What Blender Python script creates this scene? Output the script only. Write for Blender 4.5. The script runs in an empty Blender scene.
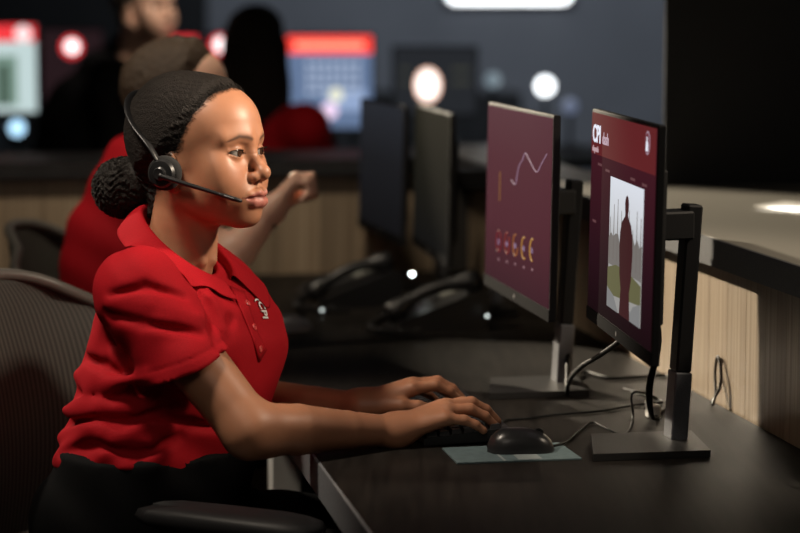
import bpy, bmesh, math, random
import numpy as np
from mathutils import Vector, Matrix
from mathutils.bvhtree import BVHTree
random.seed(7)
S = bpy.context.scene
COL = S.collection

# ============ camera ============
F = 105 / 36 * 800; HZ = 3.0; CZ = 1.42
TH = math.atan((266.5 - HZ) / F); CT, ST = math.cos(TH), math.sin(TH)
cd = bpy.data.cameras.new('camera'); cam = bpy.data.objects.new('camera', cd); COL.objects.link(cam)
cam.location = (0, 0, CZ); cam.rotation_euler = (math.pi / 2 - TH, 0, 0)
cd.lens = 105; cd.sensor_width = 36; cd.clip_end = 60
cd.dof.use_dof = True; cd.dof.focus_distance = 3.66; cd.dof.aperture_fstop = 2.6
S.camera = cam

# ============ world and lights ============
w = bpy.data.worlds.new('room_air'); S.world = w; w.use_nodes = True
w.node_tree.nodes['Background'].inputs[0].default_value = (.62, .58, .54, 1)
w.node_tree.nodes['Background'].inputs[1].default_value = .032
def aim(o, tgt):
    o.rotation_euler = (Vector(tgt) - o.location).to_track_quat('-Z', 'Y').to_euler()
def spot(name, loc, tgt, power, size, cone, blend, col):
    l = bpy.data.lights.new(name, 'SPOT'); l.energy = power; l.shadow_soft_size = size
    l.spot_size = math.radians(cone); l.spot_blend = blend; l.color = col
    o = bpy.data.objects.new(name, l); COL.objects.link(o); o.location = loc; aim(o, tgt); return o
def area(name, loc, tgt, power, sx, sy, col):
    l = bpy.data.lights.new(name, 'AREA'); l.energy = power; l.shape = 'RECTANGLE'; l.size = sx; l.size_y = sy; l.color = col
    o = bpy.data.objects.new(name, l); COL.objects.link(o); o.location = loc; aim(o, tgt); return o
spot('back_spotlight', (-1.88, 7.385, 2.30), (.9, 3.85, .9), 1900, .03, 18, .6, (1, .86, .66))
spot('counter_ceiling_light', (1.75, 3.25, 2.35), (-.2, 3.62, 1.26), 380, .12, 8.5, .7, (1, .83, .64))
spot('desk_ceiling_light', (1.75, 3.3, 2.45), (-.1, 3.65, .95), 125, .14, 40, .7, (1, .83, .64))
spot('aisle_ceiling_light', (-1.1, 3.1, 2.8), (-.2, 3.6, .95), 150, .2, 24, .5, (1, .86, .7))
area('camera_side_fill', (-.3, 1.0, 2.85), (-.2, 3.7, 1.0), 12, 1.2, 1.2, (1, .88, .74))  # unseen soft fill added on the camera side to lift the shaded skin
spot('left_ceiling_light', (-2.4, 4.5, 2.7), (-.36, 3.9, .8), 240, .1, 17, .6, (1, .88, .72))
spot('next_desk_ceiling_light', (-1.5, 4.1, 2.8), (-.42, 4.85, 1.1), 75, .12, 24, .6, (1, .86, .68))
area('far_ceiling_light', (.5, 9.6, 2.75), (.6, 12.5, 1.0), 32, 1.6, .4, (.78, .88, 1))
spot('desk_end_ceiling_light', (-.4, 4.5, 2.8), (-.35, 5.9, .8), 75, .15, 60, .7, (1, .85, .66))
spot('back_row_ceiling_light', (-.1, 6.6, 2.8), (-.8, 7.5, 1.42), 150, .1, 13, .7, (1, .85, .7))
spot('counter_downlight', (.85, 4.45, 2.8), (.745, 4.43, 1.03), 500, .02, 4.2, .6, (1, .95, .88))
S.view_settings.view_transform = 'Standard'; S.view_settings.look = 'None'
S.view_settings.exposure = 0; S.view_settings.gamma = 1; S.view_settings.use_curve_mapping = False

# ============ helpers: pixels and the desk frame ============
def ray(px, py):
    x = (px - 400) / F; y = -(py - 266.5) / F
    return np.array([x, CT + y * ST, -ST + y * CT])
def at(px, py, Y):
    r = ray(px, py); return np.array([0, 0, CZ]) + r * (Y / r[1])
def onz(px, py, z):
    r = ray(px, py); return np.array([0, 0, CZ]) + r * ((z - CZ) / r[2])
AN = math.radians(10.1)
UX = np.array([-math.sin(AN), math.cos(AN), 0]); VX = np.array([math.cos(AN), math.sin(AN), 0]); ZX = np.array([0, 0, 1.])
def uv(u, v, z=0): return UX * u + VX * v + ZX * z      # u runs along the desk away from the camera, v across it to the panel
def hit(px, py, n, d0):                                  # pixel ray against the plane n.p = d0
    r = ray(px, py); o = np.array([0, 0, CZ]); return o + r * ((d0 - o @ n) / (r @ n))

# ============ helpers: materials ============
MATS = {}
def mat(name, col, rough=.5, metal=0, emit=None, estr=0, coat=0, sheen=0, spec=.5):
    if name in MATS: return MATS[name]
    m = bpy.data.materials.new(name); m.use_nodes = True; b = m.node_tree.nodes['Principled BSDF']
    b.inputs['Base Color'].default_value = (*col, 1); b.inputs['Roughness'].default_value = rough
    b.inputs['Metallic'].default_value = metal; b.inputs['Specular IOR Level'].default_value = spec
    b.inputs['Coat Weight'].default_value = coat; b.inputs['Sheen Weight'].default_value = sheen
    if emit: b.inputs['Emission Color'].default_value = (*emit, 1); b.inputs['Emission Strength'].default_value = estr
    MATS[name] = m; return m
def nodes(m): return m.node_tree.nodes, m.node_tree.links, m.node_tree.nodes['Principled BSDF']
def add_noise(m, scale, c0, c1, bump=0, stretch=(1, 1, 1), detail=4, dist=.002, vec='Object', rough=None):
    N, L, b = nodes(m)
    tc = N.new('ShaderNodeTexCoord'); mp = N.new('ShaderNodeMapping'); mp.inputs['Scale'].default_value = stretch
    nz = N.new('ShaderNodeTexNoise'); nz.inputs['Scale'].default_value = scale; nz.inputs['Detail'].default_value = detail
    L.new(tc.outputs[vec], mp.inputs['Vector']); L.new(mp.outputs[0], nz.inputs['Vector'])
    if c0 is not None:
        r = N.new('ShaderNodeValToRGB'); r.color_ramp.elements[0].color = (*c0, 1); r.color_ramp.elements[1].color = (*c1, 1)
        r.color_ramp.elements[0].position = .3; r.color_ramp.elements[1].position = .7
        L.new(nz.outputs['Fac'], r.inputs[0]); L.new(r.outputs[0], b.inputs['Base Color'])
    if bump:
        bp = N.new('ShaderNodeBump'); bp.inputs['Strength'].default_value = bump; bp.inputs['Distance'].default_value = dist
        L.new(nz.outputs['Fac'], bp.inputs['Height'])
        if b.inputs['Normal'].links: L.new(b.inputs['Normal'].links[0].from_socket, bp.inputs['Normal'])
        L.new(bp.outputs[0], b.inputs['Normal'])
    return m

# ============ helpers: things, parts, meshes ============
def link(o, parent=None):
    COL.objects.link(o)
    if parent is not None: o.parent = parent
    return o
def tag(o, label=None, cat=None, group=None, kind=None):
    for k, v in (('label', label), ('category', cat), ('group', group), ('kind', kind)):
        if v: o[k] = v
    return o
def thing(name, loc, label, cat, group=None):
    o = bpy.data.objects.new(name, None); COL.objects.link(o); o.location = Vector(loc); o.empty_display_size = .05
    return tag(o, label, cat, group)
def wloc(o):
    p = Vector((0, 0, 0))
    while o is not None: p = p + o.location; o = o.parent
    return np.array(p)
class MB:
    """collects shapes in world coordinates; build() links them as ONE mesh object under its thing"""
    def __init__(self): self.v = []; self.f = []
    def add(self, vs, fs):
        n = len(self.v); self.v += [np.asarray(p, float) for p in vs]; self.f += [[i + n for i in f] for f in fs]; return self
    def box(self, c, X, Y, Z, bev=0):                      # half-extent vectors
        c, X, Y, Z = (np.asarray(k, float) for k in (c, X, Y, Z))
        if not bev:
            vs = [c + sx * X + sy * Y + sz * Z for sz in (-1, 1) for sx, sy in ((-1, -1), (1, -1), (1, 1), (-1, 1))]
            return self.add(vs, [[3, 2, 1, 0], [4, 5, 6, 7], [0, 1, 5, 4], [1, 2, 6, 5], [2, 3, 7, 6], [3, 0, 4, 7]])
        lx, ly, lz = (np.linalg.norm(k) for k in (X, Y, Z)); ax = [X / lx, Y / ly, Z / lz]; L = [lx, ly, lz]
        vs, ix = [], {}
        for s in [(a, b, d) for a in (-1, 1) for b in (-1, 1) for d in (-1, 1)]:
            for k in range(3):
                ix[s, k] = len(vs); vs.append(c + sum(ax[j] * s[j] * (L[j] - (0 if j == k else bev)) for j in range(3)))
        fs = []
        for k in range(3):
            i, j = (k + 1) % 3, (k + 2) % 3
            for sk in (-1, 1):
                q = []
                for a, b in ((-1, -1), (1, -1), (1, 1), (-1, 1)):
                    s = [0] * 3; s[k] = sk; s[i] = a; s[j] = b; q.append(ix[tuple(s), k])
                fs.append(q if sk > 0 else q[::-1])
        for k in range(3):
            i, j = (k + 1) % 3, (k + 2) % 3
            for a in (-1, 1):
                for b in (-1, 1):
                    s0 = [0] * 3; s0[i] = a; s0[j] = b; s0[k] = -1; s1 = list(s0); s1[k] = 1; s0, s1 = tuple(s0), tuple(s1)
                    q = [ix[s0, i], ix[s0, j], ix[s1, j], ix[s1, i]]; fs.append(q if a * b > 0 else q[::-1])
        for s in [(a, b, d) for a in (-1, 1) for b in (-1, 1) for d in (-1, 1)]:
            q = [ix[s, 0], ix[s, 1], ix[s, 2]]; fs.append(q if s[0] * s[1] * s[2] > 0 else q[::-1])
        return self.add(vs, fs)
    def tube(self, pts, r, n=10, closed=False, flat=1.0, up=None):
        pts = [np.asarray(p, float) for p in pts]; m = len(pts); rr = r if hasattr(r, '__len__') else [r] * m
        vs = []; pu = None
        for i, p in enumerate(pts):
            a = pts[(i - 1) % m] if closed or i else p; b = pts[(i + 1) % m] if closed or i < m - 1 else p
            t = (b - a) / (np.linalg.norm(b - a) + 1e-12)
            u = np.asarray(up, float) if up is not None else (pu if pu is not None else (np.array([0, 0, 1.]) if abs(t[2]) < .9 else np.array([1., 0, 0])))
            u = u - t * (u @ t); u /= np.linalg.norm(u) + 1e-12; pu = u; s = np.cross(t, u)
            vs += [p + rr[i] * (math.cos(k * 2 * math.pi / n) * s + flat * math.sin(k * 2 * math.pi / n) * u) for k in range(n)]
        fs = []
        for i in range(m if closed else m - 1):
            j = (i + 1) % m
            fs += [[i * n + k, i * n + (k + 1) % n, j * n + (k + 1) % n, j * n + k] for k in range(n)]
        if not closed: fs += [list(range(n))[::-1], [(m - 1) * n + k for k in range(n)]]
        return self.add(vs, fs)
    def lathe(self, c, axis, prof, n=24):                    # prof: (radius, height along axis)
        c = np.asarray(c, float); a = np.asarray(axis, float); a = a / np.linalg.norm(a)
        u = np.cross(a, [0, 0, 1.] if abs(a[2]) < .9 else [1., 0, 0]); u /= np.linalg.norm(u); s = np.cross(a, u)
        vs = [c + a * h + r * (math.cos(k * 2 * math.pi / n) * u + math.sin(k * 2 * math.pi / n) * s) for r, h in prof for k in range(n)]
        fs = [[i * n + k, i * n + (k + 1) % n, (i + 1) * n + (k + 1) % n, (i + 1) * n + k] for i in range(len(prof) - 1) for k in range(n)]
        fs += [list(range(n))[::-1], [(len(prof) - 1) * n + k for k in range(n)]]
        return self.add(vs, fs)
    def prism(self, poly, d):                                # polygon (world points) pushed by vector d
        poly = [np.asarray(p, float) for p in poly]; n = len(poly)
        return self.add(poly + [p + np.asarray(d) for p in poly], [list(range(n))[::-1], [n + i for i in range(n)]] + [[i, (i + 1) % n, n + (i + 1) % n, n + i] for i in range(n)])
    def grid(self, G):                                       # rows of points
        r, c = len(G), len(G[0])
        return self.add([p for row in G for p in row], [[i * c + j, i * c + j + 1, (i + 1) * c + j + 1, (i + 1) * c + j] for i in range(r - 1) for j in range(c - 1)])
    def build(self, name, m, parent=None, smooth=False, loc=None, solid=0, subsurf=0, recalc=True):
        base = wloc(parent) if parent is not None else np.zeros(3)
        l0 = np.asarray(loc, float) if loc is not None else base
        me = bpy.data.meshes.new(name); me.from_pydata([tuple(p - l0) for p in self.v], [], self.f)
        if recalc:
            bm = bmesh.new(); bm.from_mesh(me); bmesh.ops.recalc_face_normals(bm, faces=bm.faces); bm.to_mesh(me); bm.free()
        if smooth:
            me.polygons.foreach_set('use_smooth', [True] * len(me.polygons))
            if smooth != 'all': me.set_sharp_from_angle(angle=math.radians(40))
        me.materials.append(m); o = bpy.data.objects.new(name, me); link(o, parent)
        if loc is not None: o.location = Vector(l0 - base)
        if solid: md = o.modifiers.new('solid', 'SOLIDIFY'); md.thickness = solid; md.offset = 0
        if subsurf: md = o.modifiers.new('sub', 'SUBSURF'); md.levels = md.render_levels = subsurf
        return o
def spline(pts, n=8, closed=False):
    P = [np.asarray(p, float) for p in pts]; out = []; m = len(P)
    for i in range(m if closed else m - 1):
        g = (lambda k: P[k % m]) if closed else (lambda k: P[min(max(k, 0), m - 1)])
        a, b, c, d = g(i - 1), g(i), g(i + 1), g(i + 2)
        for k in range(n):
            t = k / n; out.append(.5 * (2 * b + (c - a) * t + (2 * a - 5 * b + 4 * c - d) * t * t + (3 * b - a - 3 * c + d) * t ** 3))
    if not closed: out.append(P[-1])
    return out
def text_mesh(name, txt, size, org, X, Y, m, parent, depth=.0004, bold=0):
    cu = bpy.data.curves.new(name, 'FONT'); cu.body = txt; cu.size = size; cu.offset = bold; cu.extrude = depth; cu.resolution_u = 3
    tmp = bpy.data.objects.new(name, cu); COL.objects.link(tmp)
    me = bpy.data.meshes.new_from_object(tmp.evaluated_get(bpy.context.evaluated_depsgraph_get()))
    bpy.data.objects.remove(tmp); bpy.data.curves.remove(cu)
    me.name = name; me.materials.clear(); me.materials.append(m)
    X, Y = np.asarray(X, float), np.asarray(Y, float); Zn = np.cross(X, Y); Zn /= np.linalg.norm(Zn)
    b = np.asarray(org) - wloc(parent)
    for v in me.vertices: v.co = Vector(b + X * v.co.x + Y * v.co.y + Zn * v.co.z)
    o = bpy.data.objects.new(name, me); return link(o, parent)
f4 = np.float32
def smin(a, b, k):
    h = np.maximum(k - np.abs(a - b), 0) / k
    return np.minimum(a, b) - h * h * k * .25
def smax(a, b, k): return -smin(-a, -b, k)
def sph(P, c, r): return np.sqrt(((P - np.asarray(c, f4)) ** 2).sum(1)) - f4(r)
def ell(P, c, r, R=None):
    q = P - np.asarray(c, f4)
    if R is not None: q = q @ np.asarray(R, f4)
    r = np.asarray(r, f4); a = q / r
    k0 = np.sqrt((a * a).sum(1)) + 1e-9; b = a / r
    return k0 * (k0 - 1) / (np.sqrt((b * b).sum(1)) + 1e-9)
def cap(P, a, b, ra, rb=None):
    a = np.asarray(a, f4); b = np.asarray(b, f4); rb = ra if rb is None else rb
    ba = b - a; pa = P - a
    t = np.clip((pa @ ba) / f4(max(float(ba @ ba), 1e-12)), 0, 1)
    return np.sqrt(((pa - t[:, None] * ba) ** 2).sum(1)) - (f4(ra) + f4(rb - ra) * t)
def chain(P, pts, rad, k=.006):
    d = None
    for i in range(len(pts) - 1):
        e = cap(P, pts[i], pts[i + 1], rad[i], rad[i + 1])
        d = e if d is None else smin(d, e, k)
    return d
def surface(fn, lo, hi, h, slack=1.25):
    """surface nets of fn < 0, evaluated only near the surface -> verts, quads"""
    lo = np.asarray(lo, float); n = np.ceil((np.asarray(hi, float) - lo) / h / 8).astype(int)
    N = n * 8 + 1
    D = np.empty(N, f4)
    g = np.stack(np.meshgrid(*[np.arange(k) for k in n], indexing='ij'), -1).reshape(-1, 3)
    cd = fn((lo + (g * 8 + 4) * h).astype(f4))
    B = np.where(cd < 0, -1, 1).astype(f4).reshape(n)
    D[:-1, :-1, :-1] = B.repeat(8, 0).repeat(8, 1).repeat(8, 2)
    D[-1] = 1; D[:, -1] = 1; D[:, :, -1] = 1
    act = g[np.abs(cd) < 4 * h * 1.733 * slack + .004]
    loc = np.stack(np.meshgrid(*[np.arange(9)] * 3, indexing='ij'), -1).reshape(-1, 3)
    for s in range(0, len(act), 400):
        idx = (act[s:s + 400, None] * 8 + loc[None]).reshape(-1, 3)
        D[idx[:, 0], idx[:, 1], idx[:, 2]] = fn((lo + idx * h).astype(f4))
    S = D < 0
    cnt = np.zeros(np.array(N) - 1, np.int8)
    sl = lambda o, m: slice(o, m - 1 + o)
    for i in (0, 1):
        for j in (0, 1):
            for k in (0, 1): cnt += S[sl(i, N[0]), sl(j, N[1]), sl(k, N[2])]
    c = np.argwhere((cnt > 0) & (cnt < 8))
    ids = np.full(cnt.shape, -1, np.int32); ids[c[:, 0], c[:, 1], c[:, 2]] = np.arange(len(c))
    acc = np.zeros((len(c), 3)); num = np.zeros(len(c))
    off = [(i, j, k) for i in (0, 1) for j in (0, 1) for k in (0, 1)]
    for a in off:
        for ax in range(3):
            if a[ax]: continue
            b = list(a); b[ax] = 1
            va = D[c[:, 0] + a[0], c[:, 1] + a[1], c[:, 2] + a[2]]; vb = D[c[:, 0] + b[0], c[:, 1] + b[1], c[:, 2] + b[2]]
            m = (va < 0) != (vb < 0)
            t = np.where(m, va / np.where(m, va - vb, 1), 0)
            p = np.tile(np.array(a, float), (len(c), 1)); p[:, ax] += t
            acc += p * m[:, None]; num += m
    V = lo + (c + acc / np.maximum(num, 1)[:, None]) * h
    Q = []
    for ax in range(3):
        o1, o2 = [(1, 2), (2, 0), (0, 1)][ax]
        A = [slice(1, -1)] * 3; A[ax] = slice(0, -1); Bs = list(A); Bs[ax] = slice(1, None)
        sa, sb = S[tuple(A)], S[tuple(Bs)]
        e = np.argwhere(sa != sb); 
        if not len(e): continue
        flip = ~sa[e[:, 0], e[:, 1], e[:, 2]]
        e = e + 1; e[:, ax] -= 1
        def at(d1, d2):
            q = e.copy(); q[:, o1] += d1; q[:, o2] += d2
            return ids[q[:, 0], q[:, 1], q[:, 2]]
        q = np.stack([at(-1, -1), at(0, -1), at(0, 0), at(-1, 0)], 1)
        q[flip] = q[flip][:, ::-1]
        Q.append(q)
    Q = np.concatenate(Q); Q = Q[(Q >= 0).all(1)]
    return V, Q
def mesh_from(name, V, Q, smooth=True):
    me = bpy.data.meshes.new(name); n = len(Q)
    me.vertices.add(len(V)); me.vertices.foreach_set('co', np.asarray(V, f4).ravel())
    me.loops.add(n * 4); me.loops.foreach_set('vertex_index', np.asarray(Q, np.int32).ravel())
    me.polygons.add(n); me.polygons.foreach_set('loop_start', np.arange(0, n * 4, 4, dtype=np.int32))
    me.update(calc_edges=True)
    if smooth: me.polygons.foreach_set('use_smooth', np.ones(n, bool))
    return me
def col_attr(me, name, C):
    a = me.color_attributes.new(name, 'FLOAT_COLOR', 'POINT')
    a.data.foreach_set('color', np.concatenate([C, np.ones((len(C), 1))], 1).astype(f4).ravel())
def sstep(a, b, x): 
    t = np.clip((x - a) / (b - a), 0, 1); return t * t * (3 - 2 * t)

# ---------- the head, local frame: x forward, y her left, z up, eye level 0 ----------
def head_sdf(P):
    M = P.copy(); M[:, 1] = np.abs(M[:, 1])
    d = ell(M, (-.014, 0, .026), (.1, .0745, .084))
    d = smin(d, ell(M, (.022, 0, .04), (.069, .064, .062)), .02)
    d = smin(d, ell(M, (.03, 0, -.03), (.058, .059, .078)), .02)
    d = smin(d, ell(M, (.028, 0, -.066), (.055, .05, .044)), .025)
    d = smin(d, cap(M, (-.014, .053, -.03), (-.002, .047, -.068), .012, .011), .035)      # jaw angle
    d = smin(d, cap(M, (-.002, .047, -.068), (.068, .013, -.1), .011, .011), .035)
    d = smin(d, ell(M, (.079, 0, -.1), (.019, .019, .0155)), .022)                       # chin
    d = smin(d, sph(M, (.056, .045, -.024), .02), .03)                                   # cheek bone
    d = smin(d, sph(M, (.057, .033, -.053), .027), .03)                                  # cheek
    d = smin(d, ell(M, (.080, 0, -.069), (.022, .031, .024)), .018)                      # muzzle
    d = smin(d, cap(M, (.083, .012, .022), (.067, .046, .022), .0085, .0075), .02)       # brow
    d = smax(d, -ell(M, (.102, .0315, -.001), (.02, .0185, .0135)), .016)                # socket
    d = smin(d, chain(M, [(.083, 0, .014), (.0885, 0, -.004), (.0985, 0, -.018), (.108, 0, -.029)], [.0075, .0065, .0075, .0095]), .011)
    d = smin(d, sph(M, (.1092, 0, -.0325), .0108), .007)                                 # nose tip
    d = smin(d, ell(M, (.0985, .0125, -.0385), (.0105, .0072, .0078)), .006)             # wing
    d = smax(d, -ell(M, (.104, .0065, -.0465), (.0055, .0032, .004)), .003)              # nostril
    # eyelids round the eyeball, with an almond opening
    lid = sph(M, (.0725, .0315, 0), .0152)
    yy = M[:, 1] - .0315; op = np.clip(1 - (yy / .0155) ** 2, 0, 1)
    up = -.001 + .0052 * op ** .7 + .06 * yy; dn = -.001 - .0050 * op + .06 * yy
    slit = np.maximum(np.maximum(M[:, 2] - up, dn - M[:, 2]), .07 - M[:, 0])
    d = smin(d, lid, .005)
    d = smax(d, -slit, .0012)
    crease = chain(M, [(.09, .02, .0088), (.0885, .0315, .0108), (.079, .046, .0075)], [.0016] * 3)
    d = smax(d, -crease, .004)
    # lips
    ul = chain(M, [(.1035, 0, -.0645), (.1025, .0065, -.0632), (.0955, .0185, -.0662), (.083, .0295, -.0702)], [.0064, .0068, .0058, .0026])
    ll = chain(M, [(.1015, 0, -.0778), (.098, .012, -.0774), (.0835, .0285, -.0718)], [.0088, .0082, .0028])
    d = smin(d, ul, .004); d = smin(d, ll, .005)
    groove = chain(M, [(.1115, 0, -.0702), (.1075, .01, -.0697), (.0985, .0205, -.07), (.0855, .0325, -.0718)], [.0013, .0013, .0013, .001])
    d = smax(d, -groove, .0035)
    d = smax(d, -cap(M, (.1095, 0, -.048), (.1095, 0, -.0575), .0026), .004)             # philtrum
    # ear
    q = M - np.array((-.014, .0740, -.030), f4)
    ear = ell(q, (0, .002, 0), (.0175, .0065, .031), np.array([[.97, -.22, 0], [.22, .97, 0], [0, 0, 1.]]))
    ear = smax(ear, -ell(q, (.002, .0085, .004), (.0105, .007, .02)), .004)
    ear = smin(ear, ell(q, (.006, .003, -.025), (.008, .005, .0085)), .006)
    d = smin(d, ear, .006)
    # neck
    d = smin(d, chain(M, [(-.032, 0, -.05), (-.042, 0, -.11), (-.062, 0, -.19)], [.054, .05, .056]), .025)
    d = smin(d, cap(M, (-.028, .05, -.05), (.0, .014, -.175), .011, .009), .014)          # neck muscle
    d = smin(d, cap(M, (.005, 0, -.1), (-.012, 0, -.15), .014), .02)
    d = smin(d, cap(M, (-.062, 0, -.19), (-.066, 0, -.25), .056, .05), .02)
    return d
def hair_field(P):
    x, y, z = P[:, 0], np.abs(P[:, 1]), P[:, 2]
    zs = [-.09, -.06, -.03, -.005, .01, .03, .057, .08, .1, .13]
    xs = [-.075, -.06, -.042, -.012, .0, .01, .026, .041, .05, .052]
    xh = np.interp(z, zs, xs) + .004 * np.cos(y * 60) + .0016 * np.sin(z * 420 + y * 260) + .0011 * np.sin(z * 900 - y * 700)
    return x - xh
def hair_sdf(P):
    h = hair_field(P)
    back = sstep(.02, -.1, P[:, 0])
    th = np.where(h > 0, -.35 * h - .0005, np.minimum(-h * .45, .009 + .016 * back))
    M = P.copy(); M[:, 1] = np.abs(M[:, 1])
    d = ell(M, (-.014, 0, .026), (.1, .0745, .084))
    d = smin(d, ell(M, (.022, 0, .04), (.069, .064, .062)), .02)
    d = smin(d, ell(M, (.03, 0, -.03), (.058, .059, .078)), .02)
    d = smin(d, chain(M, [(-.032, 0, -.05), (-.042, 0, -.11)], [.054, .05]), .025)
    d = d - th
    d = smax(d, -.078 - P[:, 2] - .5 * np.maximum(0, -.03 - P[:, 0]), .01)
    # combed-back ripples
    ang = np.arctan2(P[:, 2] - .01, np.abs(P[:, 1]) + .001)
    r = np.sin(ang * 46 + 6 * np.sin(P[:, 0] * 60)) * np.sin(P[:, 0] * 310 + 4 * np.sin(ang * 9))
    d = d + .0007 * r * sstep(0, -.012, h)
    return d

# ============ the room ============
M_floor = add_noise(mat('carpet', (.05, .042, .036), .95), 260, (.035, .03, .026), (.075, .062, .052), .4)
M_wall = add_noise(mat('blue_grey_paint', (.2, .24, .3), .8), 3, (.235, .24, .262), (.27, .275, .30), .05)
M_ceil = add_noise(mat('black_ceiling_paint', (.02, .02, .022), .9), 20, (.018, .018, .02), (.026, .026, .028))
M_black = add_noise(mat('black_wall_paint', (.012, .012, .013), .6), 6, (.006, .006, .0065), (.010, .010, .011), .05)
M_core = mat('dark_core', (.02, .018, .016), .7)
def wood_mat(name, a, b):
    m = mat(name, a, .45)
    N, L, bs = nodes(m)
    tc = N.new('ShaderNodeTexCoord'); mp = N.new('ShaderNodeMapping'); mp.inputs['Scale'].default_value = (70, 70, 1.6)
    nz = N.new('ShaderNodeTexNoise'); nz.inputs['Scale'].default_value = 1.6; nz.inputs['Detail'].default_value = 5
    oi = N.new('ShaderNodeObjectInfo'); ad = N.new('ShaderNodeVectorMath'); ad.operation = 'ADD'
    L.new(tc.outputs['Object'], mp.inputs[0]); L.new(mp.outputs[0], ad.inputs[0]); L.new(oi.outputs['Location'], ad.inputs[1]); L.new(ad.outputs[0], nz.inputs['Vector'])
    r = N.new('ShaderNodeValToRGB'); r.color_ramp.elements[0].color = (*a, 1); r.color_ramp.elements[1].color = (*b, 1)
    r.color_ramp.elements[0].position = .35; r.color_ramp.elements[1].position = .66
    L.new(nz.outputs['Fac'], r.inputs[0])
    hsv = N.new('ShaderNodeHueSaturation'); mr = N.new('ShaderNodeMapRange'); mr.inputs['To Min'].default_value = .72; mr.inputs['To Max'].default_value = 1.12
    L.new(oi.outputs['Random'], mr.inputs['Value']); L.new(mr.outputs[0], hsv.inputs['Value']); L.new(r.outputs[0], hsv.inputs['Color'])
    L.new(hsv.outputs[0], bs.inputs['Base Color'])
    bp = N.new('ShaderNodeBump'); bp.inputs['Strength'].default_value = .15; bp.inputs['Distance'].default_value = .001
    L.new(nz.outputs['Fac'], bp.inputs['Height']); L.new(bp.outputs[0], bs.inputs['Normal'])
    return m
M_wood = wood_mat('pale_oak_laminate', (.30, .22, .145), (.46, .36, .25))
def struct(mb, name, m, label): return tag(mb.build(name, m), label, kind='structure')
struct(MB().box((0, 6, -.05), (7, 0, 0), (0, 8, 0), (0, 0, .05)), 'floor', M_floor, 'dark brown carpeted office floor')
struct(MB().box((0, 6, 3.05), (7, 0, 0), (0, 8, 0), (0, 0, .05)), 'ceiling', M_ceil, 'black ceiling above the control room')
struct(MB().box((0, 12.6, 1.5), (7, 0, 0), (0, .05, 0), (0, 0, 1.5)), 'wall_back', M_wall, 'blue grey painted wall far behind the workers')
struct(MB().box((-4.0, 12.4, 1.5), (2.98, 0, 0), (0, .05, 0), (0, 0, 1.5)), 'wall_back_left', M_black, 'black wall section behind the left screens')
struct(MB().box((-5.5, 6, 1.5), (.05, 0, 0), (0, 6.5, 0), (0, 0, 1.5)), 'wall_left', M_black, 'dark side wall of the control room')
struct(MB().box(uv(4.88, 2.45, 1.5), UX * .005, VX * 1.0, ZX * 1.5), 'wall_right', M_black, 'black wall standing behind the raised counter')
# low partitions faced with upright boards
wp = struct(MB().box(uv(4.2, 1.285, .49), UX * 1.8, VX * .027, ZX * .49), 'wall_partition_side', M_core, 'low wood faced partition behind the monitors')
bd = None
def board(parent, c, X, Y, Z):
    global bd
    if bd is None:
        bd = MB().box((0, 0, 0), np.array([.0496, 0, 0]), np.array([0, .006, 0]), np.array([0, 0, .49]), .0006).build('board', M_wood).data
        bpy.data.objects.remove(bpy.data.objects['board'])
    o = bpy.data.objects.new('board', bd); link(o, parent); o.location = Vector(c)
    o.rotation_euler = (0, 0, math.atan2(X[1], X[0])); return o
for i in range(36): board(wp, uv(2.45 + .1 * i, 1.252, .49), UX, VX, ZX)
we = struct(MB().box(uv(6.0, -1.0, .49), UX * .027, VX * 2.26, ZX * .49), 'wall_partition_end', M_core, 'low wood faced partition across the far end of the desk')
for i in range(44): board(we, uv(5.966, -3.2 + .1 * i, .49), VX, UX, ZX)

# raised counter on the partitions
M_lam = add_noise(mat('grey_beige_laminate', (.36, .33, .28), .38), 420, (.20, .19, .165), (.26, .245, .215), .04)
M_edge = add_noise(mat('dark_grey_edge', (.075, .078, .085), .5), 300, (.06, .062, .068), (.10, .104, .112))
ct = thing('raised_counter', uv(3.6, 1.6, .98), 'raised grey beige counter with dark edge above the wood partition', 'counter')
MB().box(uv(3.5, 1.80, 1.012), UX * 1.345, VX * .596, ZX * .0155).build('counter_top', M_lam, ct)
MB().box(uv(3.5, 1.2015, 1.0035), UX * 1.345, VX * .0024, ZX * .0235).build('edge_band', M_edge, ct)
MB().box(uv(5.62, 1.3, 1.012), UX * .76, VX * .095, ZX * .0155).build('counter_top', M_lam, ct)
MB().box(uv(5.4, 1.2015, 1.0035), UX * .54, VX * .0024, ZX * .0235).build('edge_band', M_edge, ct)
M_ledge = add_noise(mat('black_laminate', (.02, .02, .022), .45), 30, (.017, .017, .018), (.026, .026, .028))
fl = thing('partition_ledge', uv(6.15, -1, .98), 'dark ledge along the top of the far wood partition', 'ledge')
MB().box(uv(6.14, -1.02, 1.0), UX * .22, VX * 2.2, ZX * .02).build('ledge_top', M_ledge, fl)
pp = [onz(*q, 1.029) for q in ((754, 206), (785, 201.5), (840, 207), (822, 218.5))]  # thin white quad laid flat on the counter top
tag(MB().prism(pp, (0, 0, .001)).build('white_sheet', mat('matt_white', (.85, .84, .8), .5), None, loc=pp[0]), 'flat white sheet lying on the raised counter', 'paper')

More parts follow.
